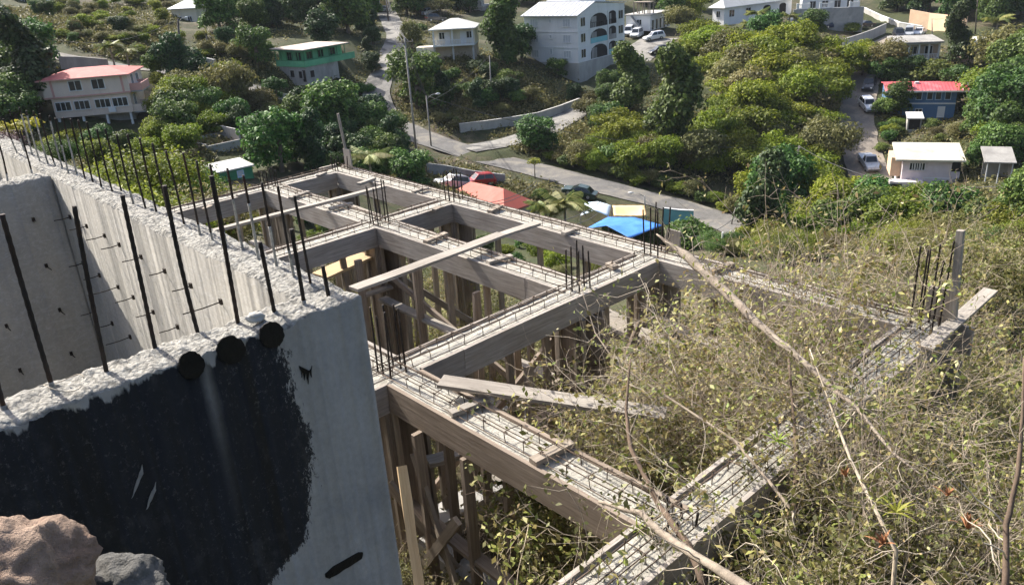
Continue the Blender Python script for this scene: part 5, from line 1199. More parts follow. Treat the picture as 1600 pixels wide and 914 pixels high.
h_.box('terrace', M['palepink'], -1.4, -.003, L*.62, L+1.4, -1.6, 1.15); h_.box('porch_wall', M['apricot'], 1.2, 5, L+.003, L+1.2, 1.2, 3.55); h_.box('cellar_shade_panel', M['dark'], -1.42, -1.35, L+.0, L+1.2, -.4, .9)  # cellar shade is a solid dark box set on the terrace
h_.box('dividing_band', M['white'], -.05, .0, 0, L*.6, 1.28, 1.4)
# --- outbuildings at right
h_ = House('open_shed', 'open grey metal shed with a sagging tin roof at the right edge', 'shed', (1579, 287), 112, R(68), lr=4, pl=1537)
L = h_.ll; h_.shed_roof('greyroof', -.3, 4, -.2, L+.3, 2.55, 3.4); h_.box('back_wall', M['greyroof'], 2.5, 2.6, 0, L, 0, 2.8); h_.box('end_wall', M['greyroof'], .3, 2.49, .0, .08, 0, 2.6)
for u in (.05, L*.5, L-.15): h_.box('post', M['white'], -.05, .06, u, u+.1, -.5, 2.4)
h_ = House('white_shed', 'tiny white roofed shed with a dark open front below the blue house', 'shed', (1439, 203), 136, R(70), lr=2.2, pl=1417)
L = h_.ll; h_.box('walls', M['concpale'], .3, 2.2, 0, L, -.5, 1.7); h_.shed_roof('whiteroof', -.4, 2.5, -.2, L+.2, 1.75, 2.15); h_.box('front_shade_panel', M['dark'], .26, .297, .2, L-.2, 0, 1.5)  # dark sheet before the solid wall paints the shade of the open front
# --- orange hip roofed house in the middle
h_ = House('orange_roofed_house', 'house with a smooth orange red hip roof just beyond the beam frame', 'house', (789, 346), 95, R(44), pr=833, pl=696)
a, L = h_.lr, h_.ll; h_.box('walls', M['tanwall'], 0, a, 0, L, -3, 1.0); h_.hip(1.1, 1.9, .3, 'orangeroof', k=.5, ridge='y', fascia='orangeroof')
for u in (2, 5): h_.window('L', min(u, L-1), -.6, 1.1, 1.0)
# --- green container like shed and a concrete ruin at left centre
h_ = House('green_shed', 'dark green metal shed with a white flat roof beyond the left beams', 'shed', (347, 296), 94, azof(2300), pr=398, ll=3.2)
a, L = h_.lr, h_.ll; h_.box('walls', M['greendark'], 0, a, 0, L, -1.5, 1.9); h_.shed_roof('whiteroof', -.25, a+.2, -.2, L, 1.95, 1.9, 2.3); h_.window('R', a*.62, .9, .6, .6, 'lightblue', 'louvre', 0); h_.window('R', a*.2, .7, .8, .5, 'greendark', 'greendark', 0)
h_ = House('ruined_room', 'roofless grey concrete room with brown rubble inside at left centre', 'ruin', (327, 252), 107, azof(2200), pr=382, ll=5)
a, L = h_.lr, h_.ll; h_.box('front_wall', M['conc'], 0, a, 0, .2, -2, 1.8); h_.box('left_wall', M['conc'], 0, .2, .2, L, -2, 2.0); h_.box('right_wall', M['conc'], a-.2, a, .2, L, -2, 3.0); h_.box('back_wall', M['conc'], .2, a-.2, L-.2, L, -2, 2.2)
b = MB(); n = 14
for i in range(n):
    for j in range(n): pass
vs = [(.2+(a-.4)*i/n, .2+(L-.4)*j/n, 1.25+.5*mnoise.noise((i*.5, j*.5, 2))+.25*mnoise.noise((i*1.7, j*1.7, 5))) for i in range(n+1) for j in range(n+1)]
b.add(vs, [(i*(n+1)+j, (i+1)*(n+1)+j, (i+1)*(n+1)+j+1, i*(n+1)+j+1) for i in range(n) for j in range(n)]); M['rubble'] = plain('brown_rubble', (.25, .15, .11), .95, .4, 3, .4); h_.part(b, 'rubble', M['rubble'])
# --- pale house upper left, yellow house top centre
h_ = House('pale_roofed_house', 'cream house with a ribbed pale metal hip roof among trees at upper left', 'house', (312, 47), 190, R(74), pr=330, pl=274)
a, L = h_.lr, h_.ll; a = max(a, 6); h_.box('walls', M['cream'], 0, a, 0, L, -1, 4.3); r_ = h_.hip(4.4, 1.6, .6, 'silver', 0, a, 0, L, k=.4); h_.window('L', L*.3, 1.8, .9, .9); h_.window('L', L*.7, 1.8, .9, .9); h_.window('R', 2.2, 1.8, .9, .9)
h_ = House('yellow_house', 'bright yellow house wall at the top edge above the steep road', 'house', (601, 19), 216, R(86), lr=6, pl=571)
L = h_.ll; h_.box('walls', M['yellow'], 0, 6, 0, L, -1, 5); h_.window('L', L*.3, 1.8, .9, 1.2); h_.window('L', L*.75, 1.8, .9, 1.2); h_.shed_roof('rustroof', -.5, 6.5, -.5, L+.5, 5.1, 6.)
h_ = House('brown_roofed_hut', 'small hut with a brown tin roof between dark trees at the top left', 'hut', (452, 22), 205, R(70), lr=5, pl=424)
L = h_.ll; h_.box('walls', M['tanwall'], 0, 5, 0, L, -1, 2.4); h_.shed_roof('rustroof', -.5, 5.3, -.4, L+.4, 2.5, 3.6)
h_ = House('white_hall', 'long white building with many small windows at the upper left corner', 'building', (66, 14), 214, R(88), lr=6, pl=-30)
L = h_.ll; h_.box('walls', M['white'], 0, 6, 0, L, -1, 3.6); h_.shed_roof('silver', -.4, 6.4, -.4, L+.4, 3.7, 4.7)
for k in range(6): h_.window('L', L*(.1+.15*k), 1.4, .9, .9)

# ------------------------------------------------------------------ free-standing walls along roads
def wall_line(name, pts, h, mt, label, cat='wall', w=.25, coping=None, D=None):
    P = [T(*p) if D is None else W(*p, D) for p in pts]; o = empty(name, P[0]); tag(o, label, cat); b, c = MB(), MB()
    for A, B in zip(P[:-1], P[1:]):
        A, B = A-P[0], B-P[0]; d = (B-A)/np.linalg.norm(B-A); n_ = np.array([-d[1], d[0], 0])*w/2; hh = h
        b.add([A-n_+[0,0,-1], A+n_+[0,0,-1], B+n_+[0,0,-1], B-n_+[0,0,-1], A-n_+[0,0,hh], A+n_+[0,0,hh], B+n_+[0,0,hh], B-n_+[0,0,hh]], [(0,3,2,1),(4,5,6,7),(0,1,5,4),(1,2,6,5),(2,3,7,6),(3,0,4,7)])
        if coping: c.bar(A+[0,0,hh+.06], B+[0,0,hh+.06], w+.12, .11)
    b.build('wall_body', M[mt], o)
    if coping: c.build('coping', M[coping], o)
    return o
wall_line('retaining_wall', [(719,207),(760,202),(800,196),(840,189),(875,178),(906,166)], 1.25, 'concpale', 'long low grey concrete retaining wall curving beside the pale side road', 'retaining wall', .3, 'concpale')
wall_line('grey_wall', [(96,108),(125,108),(150,110),(172,112)], 1.7, 'conc', 'grey concrete yard wall above the red roofed pink house', 'wall', .25, 'conc')
wall_line('stone_wall', [(312,108),(325,107),(338,110)], 1.7, 'block', 'short grey stone wall on the bank beside the leaning pole', 'wall', .5)
wall_line('roadside_wall', [(1316,78),(1340,70),(1362,62),(1383,52)], 2.0, 'concpale', 'long pale grey wall with stains beside the dirt track at upper right', 'wall', .25)
wall_line('low_wall', [(1350,20),(1375,32),(1405,44),(1440,50)], 1.1, 'concpale', 'pale concrete wall stepping down the bank at the top right', 'wall', .3, 'white', D=None)
wall_line('apricot_wall', [(1420,40),(1450,46),(1480,50),(1508,53)], 3.3, 'apricot', 'tall apricot rendered wall at the top right', 'wall', .3)
wall_line('yard_wall', [(402,150),(425,154),(453,158)], 1.1, 'concpale', 'low pale wall with railing beneath the green house', 'wall', .2)
wall_line('dark_bank_wall', [(668,272),(700,276),(740,284),(790,290)], 1.5, 'block', 'low grey wall behind the parked red car', 'wall', .25)
wall_line('turquoise_wall', [(1036,349),(1060,352),(1083,353)], 1.9, 'turq', 'turquoise painted yard wall beside the blue tarpaulin', 'wall', .2, 'white')
# gate and white railing
o = empty('white_gate', T(1128, 392)); tag(o, 'white metal gate railing at the roadside beside the turquoise wall', 'gate'); A = np.array([0, 0, 0]); B = T(1148, 376)-T(1128, 392); b = MB()
for z in (.15, .6, 1.1): b.bar(A+[0,0,z], B+[0,0,z], .07, .07)
b.build('rails', M['white'], o)
for t in (0, .5, 1): b = MB(); b.bar(A+B*t+[0,0,-.3], A+B*t+[0,0,1.3], .1, .1); b.build('gate_post', M['white'], o)
# ------------------------------------------------------------------ shade canopies
def sheet(name, corners, mt, label, cat, sag=.3, n=10, posts=True, peak=None, th=.03):
    """cloth stretched between four corner points with real thickness and posts"""
    C = [np.array(c, float) for c in corners]; o = empty(name, ground(*C[0][:2])); base = np.array(o.location); tag(o, label, cat); V = []
    for i in range(n+1):
        for j in range(n+1):
            s, t = i/n, j/n; p = (C[0]*(1-s)+C[1]*s)*(1-t)+(C[3]*(1-s)+C[2]*s)*t; z = -sag*math.sin(math.pi*s)*math.sin(math.pi*t)
            if peak is not None: z += peak*max(0, 1-2.0*abs(s-.5))*(1-.5*t)
            V.append(p-base+[0, 0, z+.04*mnoise.noise((i*.9, j*.9, 3))])
    k = len(V); V += [v-[0, 0, th] for v in V]; F = []
    for i in range(n):
        for j in range(n): a = i*(n+1)+j; F += [(a, a+n+1, a+n+2, a+1), (k+a, k+a+1, k+a+n+2, k+a+n+1)]
    E_ = [i*(n+1) for i in range(n+1)]+[n*(n+1)+j for j in range(1, n+1)]+[i*(n+1)+n for i in range(n-1, -1, -1)]+[j for j in range(n-1, 0, -1)]
    for a, b2 in zip(E_, E_[1:]+E_[:1]): F.append((b2, a, k+a, k+b2))
    meshobj('cloth', np_mesh('cloth', V, np.array(F), M[mt], False), o)
    if posts:
        for c in C: b = MB(); g = ground(*c[:2]); b.bar(g-base-[0,0,.3], c-base-[0,0,.02], .09, .09); b.build('post', M['pole'], o)
    return o
sheet('blue_tarpaulin', [W(914,358,92),W(984,372,88),W(1036,352,93),W(950,339,97)], 'tarp', 'large bright blue tarpaulin stretched over a yard in the valley', 'tarpaulin', .25, 14, True, .9)
sheet('tan_shade_sail', [W(959,337,98),W(1010,337,98),W(1007,321,102),W(957,321,102)], 'tansail', 'tan shade sail behind the blue tarpaulin', 'shade sail', .5)
sheet('pale_canopy', [W(907,337,97),W(951,338,97),W(955,321,101),W(914,317,101)], 'palecanvas', 'pale blue white ridged canopy left of the tan shade sail', 'canopy', 0, 8, True, .7)
# ------------------------------------------------------------------ vehicles
def car_proto(kind, paint):
    o = empty('parked_car', (0, 0, 0)); L_, Wd = dict(suv=(4.6, 1.82), sedan=(4.5, 1.76), pickup=(5.2, 1.85), van=(4.7, 1.85))[kind]
    hb, ht, g = dict(suv=(1.02, 1.75, .30), sedan=(.88, 1.42, .24), pickup=(1.0, 1.75, .34), van=(1.05, 1.95, .28))[kind]
    x0, x1 = -L_/2, L_/2; wb = (-L_*.29, L_*.30); wr = .35
    prof = [(x0, g+.12), (x0-.02, g+.45), (x0+.05, hb-.02), (x0+.5, hb+.02)]
    prof += {'suv': [(x1-1.2, hb), (x1-.25, hb-.14)], 'sedan': [(x1-1.2, hb-.02), (x1-.25, hb-.16)], 'pickup': [(x1-1.3, hb), (x1-.2, hb-.12)], 'van': [(x1-.8, hb), (x1-.2, hb-.2)]}[kind]
    prof += [(x1, hb-.35), (x1, g+.15), (x1-.1, g)]
    for c in reversed(wb): prof += [(c+wr*1.15*math.cos(a), g-.02+wr*1.05*math.sin(a)) for a in np.linspace(.08, math.pi-.08, 7)]
    prof += [(x0+.1, g)]
    def loft(pr, ws):
        V, F = [], []; n = len(pr)
        for w in ws:
            for (x, z) in pr: V.append((x*w[1], w[0], z))
        for k in range(len(ws)-1):
            for i in range(n): F.append((k*n+i, k*n+(i+1) % n, (k+1)*n+(i+1) % n, (k+1)*n+i))
        F += [tuple(reversed(range(n))), tuple(range((len(ws)-1)*n, len(ws)*n))]; return V, F
    b = MB(); V, F = loft(prof, [(-Wd/2, .985), (-Wd/2+.08, 1), (Wd/2-.08, 1), (Wd/2, .985)]); b.add(V, F)
    cab = {'suv': [(x0+.12, hb), (x0+.35, ht-.1), (x0+.7, ht), (x1-2.1, ht), (x1-1.35, hb)], 'sedan': [(x0+.55, hb), (x0+1.25, ht-.03), (x0+1.6, ht), (x1-2.05, ht), (x1-1.15, hb)],
           'pickup': [(-.35, hb), (-.2, ht-.05), (0, ht), (x1-2.2, ht), (x1-1.5, hb)], 'van': [(x0+.08, hb), (x0+.15, ht-.08), (x0+.4, ht), (x1-1.5, ht), (x1-.75, hb)]}[kind]
    n = len(cab); a, t = Wd/2-.06, Wd/2-.24; zt = cab[2][1]
    def yy(z): return a+(t-a)*(z-hb)/(ht-hb)
    b.add([(x, -yy(z), z) for x, z in cab]+[(x, yy(z), z) for x, z in cab], [tuple(range(n)), tuple(reversed(range(n, 2*n)))]+[(i, n+i, n+i+1, i+1) for i in range(n-1)])
    if kind == 'pickup': b.box(x0+.1, -.45, -Wd/2+.1, Wd/2-.1, hb+.025, hb+.03)
    b.build('body', M['car_'+paint], o)
    gl = MB()    # glass lies 8 mm proud of the cabin
    ins = lambda p, q, s: (p[0]+(q[0]-p[0])*s, p[1]+(q[1]-p[1])*s)
    for s in (-1, 1):
        lo0, lo1 = (cab[0][0]+.22, hb+.06), (cab[-1][0]-.22, hb+.06); hi0, hi1 = (cab[1][0]+.18, ht-.12), (cab[-2][0]-.06, ht-.12); mid = (lo0[0]+lo1[0])/2
        for p in ([lo0, (mid-.04, lo0[1]), (mid-.04, hi0[1]), hi0], [(mid+.04, lo0[1]), lo1, hi1, (mid+.04, hi0[1])]):
            q = [(x, s*(yy(z)+.008), z) for x, z in p]; gl.add(q if s < 0 else q[::-1], [(0, 1, 2, 3)])
    for (p, q), sg in (((cab[-1], cab[-2]), 1), ((cab[0], cab[1]), -1)):
        A, B = ins(p, q, .1), ins(p, q, .88); d = .01*sg; v = [(A[0]+d, -yy(A[1])+.1, A[1]), (A[0]+d, yy(A[1])-.1, A[1]), (B[0]+d, yy(B[1])-.06, B[1]), (B[0]+d, -yy(B[1])+.06, B[1])]; gl.add(v if sg > 0 else v[::-1], [(0, 1, 2, 3)])
    gl.build('windows', M['glass'], o)
    for c in wb:
        for s in (-1, 1):
            b = MB(); b.tube([(c, s*(Wd/2-.20), wr), (c, s*(Wd/2-.005), wr)], wr, 14, 0, False); w_ = b.build('wheel', M['tyre'], o)
            b = MB(); b.tube([(c, s*(Wd/2-.1), wr), (c, s*(Wd/2+.008), wr)], wr*.6, 10, 0, False); b.build('rim', M['rim'], w_)
    for s in (-1, 1):
        b = MB(); b.box(x1-.06, x1+.012, s*Wd/2-(.42 if s > 0 else -.1), s*Wd/2-(.1 if s > 0 else -.42), hb-.36, hb-.2); b.build('headlight', M['lamp'], o)
        b = MB(); b.box(x0-.03, x0+.04, s*Wd/2-(.3 if s > 0 else -.06), s*Wd/2-(.06 if s > 0 else -.3), hb-.3, hb-.08); b.build('tail_light', M['taillamp'], o)
    b = MB(); b.box(x1-.02, x1+.02, -Wd/2+.15, Wd/2-.15, g+.12, g+.24); b.build('bumper', M['tyre'], o)
    return o
_cars = {}
def car(kind, paint, px, az, label, D=None, sc=1.):
    P = T(*px) if D is None else ground(*W(*px, D)[:2]); key = (kind, paint)
    if key not in _cars: o = _cars[key] = car_proto(kind, paint)
    else: o = dup(_cars[key])
    e = .9; ca, sa = math.cos(az), math.sin(az); z1 = float(hgt(P[0]+ca*1.4, P[1]+sa*1.4)); z0 = float(hgt(P[0]-ca*1.4, P[1]-sa*1.4))
    o.location = (P[0], P[1], max((z0+z1)/2, float(hgt(P[0], P[1])))+.14); o.rotation_euler = (0, -math.atan2(z1-z0, 2.8), az); o.scale = (sc,)*3; tag(o, label, 'car'); return o
car('suv', 'red', (748,292), R(200), 'red parked car beside the orange red hip roof', sc=.95)
car('suv', 'silver', (706,297), R(215), 'silver white car left of the red parked car')
car('sedan', 'green', (905,308), R(160), 'old dark green car half hidden by bushes at the road edge')
car('pickup', 'silver', (1357,262), R(262), 'pale pickup truck seen from behind at the lower end of the dirt track')
car('suv', 'white', (1355,172), R(265), 'white car on the dirt track left of the blue house')
car('suv', 'black', (1357,139), R(240), 'dark vehicle in the tree shade at the bend of the dirt track')
car('sedan', 'white', (1348,84), R(200), 'white car half behind bushes on the upper track, left of two')
car('sedan', 'white', (1360,92), R(215), 'white car half behind bushes on the upper track, right of two')
car('suv', 'white', (1022,64), R(190), 'white estate car parked side on beside the apartment block')
car('van', 'white', (995,60), R(245), 'white car nose out between two others beside the apartment block')
car('van', 'white', (983,56), R(250), 'white van half hidden by the apartment block corner')
car('sedan', 'black', (1031,84), R(190), 'dark car at the foot of the parking area')
car('sedan', 'silver', (598,20), R(170), 'silver car parked in front of the yellow house')
car('suv', 'black', (681,35), R(20), 'black car beside the small cream house')
car('sedan', 'white', (1246,35), R(185), 'white car parked below the grey block wall')
car('van', 'black', (1317,46), R(250), 'tall black van at the right end of the grey block wall')
car('sedan', 'navy', (1298,46), R(195), 'dark blue car between trees under the grey block wall')
car('sedan', 'black', (1350,44), R(200), 'black car below the stepped pale wall')
car('suv', 'black', (1404,60), R(255), 'black car at the left of the row above the grey arched house')
car('van', 'silver', (1420,58), R(240), 'silver van in the middle of the row above the grey arched house')
car('sedan', 'white', (1436,56), R(230), 'white car at the right of the row above the grey arched house')
car('suv', 'silver', (1586,70), R(190), 'grey car at the far right edge of the upper road')
car('sedan', 'silver', (674,22), R(30), 'silver car behind the pale roadside tree')
# small things lying about in the valley
b_ = MB(); b_.tube([(0,0,0),(0,0,.9)], [.32,.32], 14, 0, False); b_.tube([(0,0,.3),(0,0,.34)], [.335,.335], 14); b_.tube([(0,0,.6),(0,0,.64)], [.335,.335], 14)
o = b_.build('blue_barrel', M['bluepaint'], None, T(330, 207)+np.array([0, 0, -.05])); tag(o, 'blue plastic barrel on bare ground at left centre', 'barrel')
b_ = MB(); b_.box(-1.2,1.2,-.9,.9,0,.5); b_.prism([(-1.2,-.9,.5),(-1.2,.9,.5),(-1.2,0,.9)], (2.4,0,0)); o = b_.build('covered_skip', M['turq'], None, T(316, 128)); o.rotation_euler[2] = .3; tag(o, 'small turquoise covered box at the edge of the upper left road', 'skip')
# ------------------------------------------------------------------ poles and cables
POLE = {}
def pole(key, base, top, label, mt='pole', r=.13, arm=None, lamp=None, box=False, cat='utility pole'):
    P = T(*base); d = ray(*top); A = np.array([d[0], d[1]]); t = -(A@(EYE[:2]-P[:2]))/(A@A); Q = EYE+d*t-P
    o = empty('utility_pole', P); tag(o, label, cat); b = MB(); b.tube([(0,0,-.6), Q*.5, Q], [r*1.15, r, r*.8], 8); b.build('shaft', M[mt], o)
    if arm:
        s = np.array([math.cos(arm), math.sin(arm), 0])*1.1; c = Q+[0,0,-.5]; b = MB(); b.bar(c-s, c+s, .12, .12); a_ = b.build('crossarm', M['post'], o)
        for k in (-.9, -.35, .35, .9): b = MB(); p = c+s*k; b.tube([p+[0,0,.06], p+[0,0,.28]], [.06, .035], 6); b.build('insulator', M['concpale'], a_)
    if lamp is not None:
        s = np.array([math.cos(lamp), math.sin(lamp), 0]); b = MB(); b.tube([Q*.93, Q*.96+s*.8+[0,0,.35], Q*.96+s*1.6+[0,0,.4]], .045, 6); l_ = b.build('lamp_arm', M['concpale'], o)
        b = MB(); c = Q*.96+s*1.75+[0,0,.38]; b.tube([c-s*.35, c, c+s*.35], [.08, .15, .07], 8); b.build('lamp_head', M['white'], l_)
    if box: b = MB(); c = Q*.72+np.array([.28,0,0]); b.tube([c+[0,0,-.4], c+[0,0,.4]], [.2,.2], 10); b.build('transformer', M['concpale'], o)
    POLE[key] = P+Q; return o
pole('a', (652,248), (632,60), 'tall leaning pole carrying the cable bundle above the road', 'pole', .13, arm=R(10))
pole('b', (674,230), (666,150), 'shorter street lamp pole standing beside the tall leaning pole', 'pole', .11, lamp=R(20))
pole('c', (768,162), (765,87), 'thin grey pole on the slope below the cream house', 'pole', .1)
pole('d', (283,110), (278,30), 'dark leaning wooden pole on the bank at upper left', 'poledark', .2, lamp=R(60))
pole('e', (607,34), (602,-12), 'dark wooden pole at the top of the steep road', 'poledark', .16)
pole('f', (1244,292), (1248,228), 'grey pole rising from the thicket at the edge of the dirt track', 'pole', .12, arm=R(60))
pole('g', (1590,355), (1600,288), 'grey pole with a transformer at the right edge', 'pole', .14, box=True)
pole('h', (1326,148), (1329,104), 'bare brown pole beside the bend of the dirt track', 'tan_wood' if False else 'poledark', .09)
pole('i', (1524,54), (1528,-8), 'dark slim pole in front of the trees at the top right', 'poledark', .12)
pole('j', (1008,324), (1007,306), 'white street lamp behind the tan shade sail', 'concpale', .08, lamp=R(160))
pole('k', (1141,352), (1151,321), 'leaning grey post at the roadside by the white gate', 'pole', .1)
pole('l', (1457,62), (1456,30), 'short pale pole beside the apricot wall', 'pole', .1)
pole('m', (98,82), (68,64), 'leaning thin stay pole at the bend of the upper left road', 'pole', .07)
def cable(A, B, sag, r, label, name='power_line'):
    n = 24; P = [A+(B-A)*t-np.array([0,0,sag*4*t*(1-t)]) for t in np.linspace(0, 1, n)]; b = MB(); b.tube([p-A for p in P], r, 5); o = b.build(name, M['wire'], None, A); tag(o, label, 'cable'); return o
for k, s in enumerate((-.9, 0, .9)):
    dd = np.array([.2*s, .9*s, -.25*abs(s)])
    cable(POLE['a']+dd*.9, POLE['b']+dd*.35, .5, .04, 'cable from the tall leaning pole to the street lamp pole, '+('left strand', 'middle strand', 'right strand')[k])
    cable(POLE['a']+dd, POLE['e']+dd, 1.6, .038, 'cable running up the hill from the tall leaning pole, '+('left strand', 'middle strand', 'right strand')[k])
cable(POLE['b'], POLE['f'], 2.6, .038, 'long thin cable crossing the dark trees to the pole in the thicket')
cable(POLE['b']+[0,0,-1], POLE['c'], .8, .024, 'thin cable from the street lamp pole up to the slope pole')
cable(POLE['f'], POLE['g'], 2.2, .036, 'thin cable from the thicket pole to the transformer pole')
cable(POLE['d'], POLE['m']+[0,0,.5], 2.0, .025, 'thin cable along the upper left road')
cable(POLE['i'], POLE['l'], 1.5, .025, 'thin cable between the two poles at top right')
cable(W(742,318,58), W(838,283,84), .6, .028, 'black service cable crossing the orange red hip roof, upper one'); cable(W(744,322,58), W(840,288,84), .6, .028, 'black service cable crossing the orange red hip roof, lower one')
cable(W(838,352,56), W(938,315,86), .5, .03, 'black service cable passing the pale canopy, upper one'); cable(W(860,352,56), W(936,332,80), .5, .03, 'black service cable passing the pale canopy, lower one')
cable(W(1050,368,60), W(1150,338,84), .8, .03, 'black cable sagging past the white gate')

# ------------------------------------------------------------------ trees one can tell apart
for k, px, r, lb, hf in [
    ('mango',(402,103),30,'round dense dark tree left of the green house',1.1), ('mango',(652,172),52,'big round dark mango tree behind the tall leaning pole',1.),
    ('mango',(522,222),50,'big round dark tree below the green house',1.1), ('mango',(466,196),28,'smaller round bright tree left of the big dark tree below the green house',1.),
    ('mango',(440,268),54,'broad dark glossy tree just beyond the far corner of the frame',1.), ('mango',(575,228),40,'dark spreading tree beside the tall corner post',1.),
    ('tall',(790,98),44,'tall dark tree between the cream house and the apartment block',1.05), ('tall',(985,172),42,'tall dark rounded tree at the foot of the apartment block',1.),
    ('tall',(1052,232),58,'tallest dark tree with hanging foliage right of the apartment block',1.1), ('mango',(640,296),40,'bushy green tree behind the far beam next to the feathery palm',.9),
    ('mango',(840,238),36,'rounded dark bush tree at the junction of the side road',.9), ('olive',(644,78),22,'pale thin leaved tree at the roadside left of the cream house',1.5),
    ('mango',(545,52),42,'broad dark tree above the green house roof',1.), ('mango',(472,34),34,'dark tree beside the brown roofed hut',1.), ('dark',(405,40),32,'dark tree at the top left of the hut',1.),
    ('mango',(345,52),34,'large dark tree right of the pale roofed house',1.1), ('mango',(636,24),28,'dark tree at the top edge beside the arched house',1.), ('dark',(505,72),30,'low dark tree just behind the green house',.9),
    ('olive',(368,172),40,'feathery grey green tree on the slope right of the pink house',1.5), ('acacia',(300,178),34,'light green bushy tree beside the pink house',1.1), ('mango',(282,200),32,'dark bushy tree right of the pink house balcony',1.),
    ('mango',(244,116),18,'small rounded tree at the corner of the red roof',1.), ('dark',(60,175),48,'dark tree mass left of the pink house',1.1), ('mango',(15,195),40,'dark broad tree at the left edge',1.), ('mango',(60,108),36,'leafy dark tree above the pink house on the left',1.),
    ('dark',(815,92),26,'dark tree against the left side of the apartment block',1.1), ('mango',(870,120),20,'dark shrub under the apartment block foundation',.8),
    ('dark',(1190,382),48,'dark dense tree at the end of the valley road',1.2), ('mango',(1215,345),52,'big green tree behind the dark one at the end of the valley road',1.2),
    ('bush',(1080,385),44,'dark green hedge like bush in front of the turquoise wall',.9), ('bush',(1020,385),30,'yellow green bush in front of the blue tarpaulin',.9), ('bush',(960,365),20,'small yellow green shrub before the blue tarpaulin',.8),
    ('mango',(1400,178),24,'leafy tree in front of the left end of the blue house',1.1), ('mango',(1452,178),22,'round green tree in front of the middle of the blue house',1.1), ('bush',(1380,180),22,'low shrub at the gate of the blue house',1.),
    ('mango',(1490,165),26,'dark tree at the right corner of the blue house',1.2), ('bush',(1455,130),34,'rounded bright bush above the crimson roof',.9), ('olive',(1385,120),32,'grey leaved tree left of the grey arched house',1.3),
    ('dark',(1490,98),26,'dark tree right of the grey arched house',1.3), ('olive',(1560,120),44,'grey brown thin tree in front of the rose beige house',1.2), ('mango',(1575,210),50,'big rounded tree at the right edge above the open shed',1.),
    ('mango',(1555,262),36,'round dark tree beside the open grey shed',1.), ('acacia',(1540,178),44,'bright green spreading tree right of the blue house',.9), ('mango',(1532,262),24,'dark tree against the right wall of the pale lilac house',1.),
    ('olive',(1480,368),44,'pale grey green feathery tree below the pale lilac house',1.1), ('bush',(1415,318),14,'low green bush under the pale lilac house wall',1.), ('bush',(1378,236),12,'small bush at the corner of the cream roof',1.),
    ('dark',(1450,20),34,'dark tree above the apricot wall',1.), ('mango',(1500,28),38,'leafy tree at the top right behind the slim pole',1.), ('mango',(1575,30),40,'green tree in the top right corner',1.), ('dark',(1400,18),30,'dark tree behind the stepped pale wall',1.),
    ('mango',(1268,60),24,'dark shrub tree among the cars under the grey block wall',1.), ('bush',(1332,52),14,'yellowish bush between parked cars at upper right',1.), ('bush',(750,300),12,'little bush behind the red parked car',.9),
    ('bush',(842,312),16,'green bush at the right corner of the orange red roof',1.), ('olive',(1062,52),26,'grey thin tree beside the parking area',1.3), ('dark',(735,20),22,'dark tree behind the arched house',1.2),
    ('gold',(1020,245),34,'golden yellow vine covered bush in the middle of the thicket',.8), ('gold',(985,252),24,'smaller golden bush beside the golden vine covered one',.8)]:
    at_px(k, px, None, r, lb, None, {'gold':'vine_bush','bush':'bush'}.get(k, 'tree'), {'gold':'bush','bush':'bush'}.get(k, 'tree'), hf)
# groups nobody could tell apart one by one
G1 = 'acacia trees of the central thicket'
scatter([(1085,85),(1200,72),(1300,95),(1312,150),(1300,230),(1280,285),(1180,300),(1095,290),(1080,230),(1130,190),(1110,130)], 62, ['acacia','acacia','acacia','olive'], (34,52), 'yellow green acacia in the dense thicket filling the middle slope', G1, gap=.5)
scatter([(895,262),(905,225),(960,210),(1030,235),(1085,260),(1160,300),(1150,325),(1050,300),(960,282)], 16, ['acacia','olive','acacia','bush'], (26,40), 'yellow green bush overhanging the valley road', 'bushes overhanging the valley road', 'bush', 'bush', .6)
scatter([(1050,70),(1180,62),(1290,80),(1300,110),(1120,120),(1060,100)], 14, ['acacia','acacia','mango'], (22,34), 'bushy green tree on the upper edge of the thicket', 'trees on the upper edge of the thicket', gap=.7)
scatter([(1170,310),(1330,300),(1400,320),(1400,385),(1200,392)], 16, ['acacia','mango','acacia'], (36,52), 'leafy green tree in the gully beyond the brush', 'trees in the right gully', gap=.6)
scatter([(1400,345),(1500,355),(1600,362),(1600,420),(1400,405)], 18, ['olive','acacia','mango','acacia'], (34,50), 'light green tree on the lower right slope', 'trees on the lower right slope', gap=.62)
scatter([(1510,130),(1600,130),(1600,260),(1530,250),(1505,180)], 10, ['mango','acacia','mango'], (26,42), 'green tree among the houses at the right edge', 'trees among the houses at the right edge', gap=.7)
scatter([(1330,88),(1395,95),(1480,112),(1480,135),(1350,125)], 9, ['mango','acacia','bush'], (18,28), 'tree between the grey arched house and the crimson roof', 'trees above the crimson roof', gap=.7)
scatter([(1240,62),(1400,8),(1600,0),(1600,60),(1450,8),(1300,66)], 8, ['mango','dark'], (22,34), 'dark tree along the top right hillside', 'trees along the top right hillside', gap=.8)
scatter([(780,-2),(980,2),(1110,8),(1110,30),(1060,36),(985,14),(800,10)], 12, ['mango','dark','acacia'], (20,30), 'dark tree along the top edge behind the apartment block', 'trees behind the apartment block', gap=.75)
scatter([(225,150),(350,180),(420,210),(330,240),(240,215)], 10, ['acacia','mango','olive','acacia'], (22,34), 'bush on the bank below the pink house', 'bushes below the pink house', 'bush', 'bush', .7)
scatter([(400,20),(440,2),(700,2),(720,14),(560,14),(420,40)], 10, ['mango','dark'], (20,32), 'dark tree along the top edge above the green house', 'trees above the green house', gap=.75)
scatter([(0,100),(70,95),(60,150),(75,200),(0,215)], 9, ['mango','dark','mango'], (28,42), 'dark tree on the left edge beside the pink house', 'trees on the left edge', gap=.7)
scatter([(360,240),(480,235),(600,250),(690,282),(600,300),(380,270)], 9, ['dark','mango','dark'], (26,40), 'dark tree in the valley just beyond the frame', 'dark trees just beyond the frame', gap=.7)
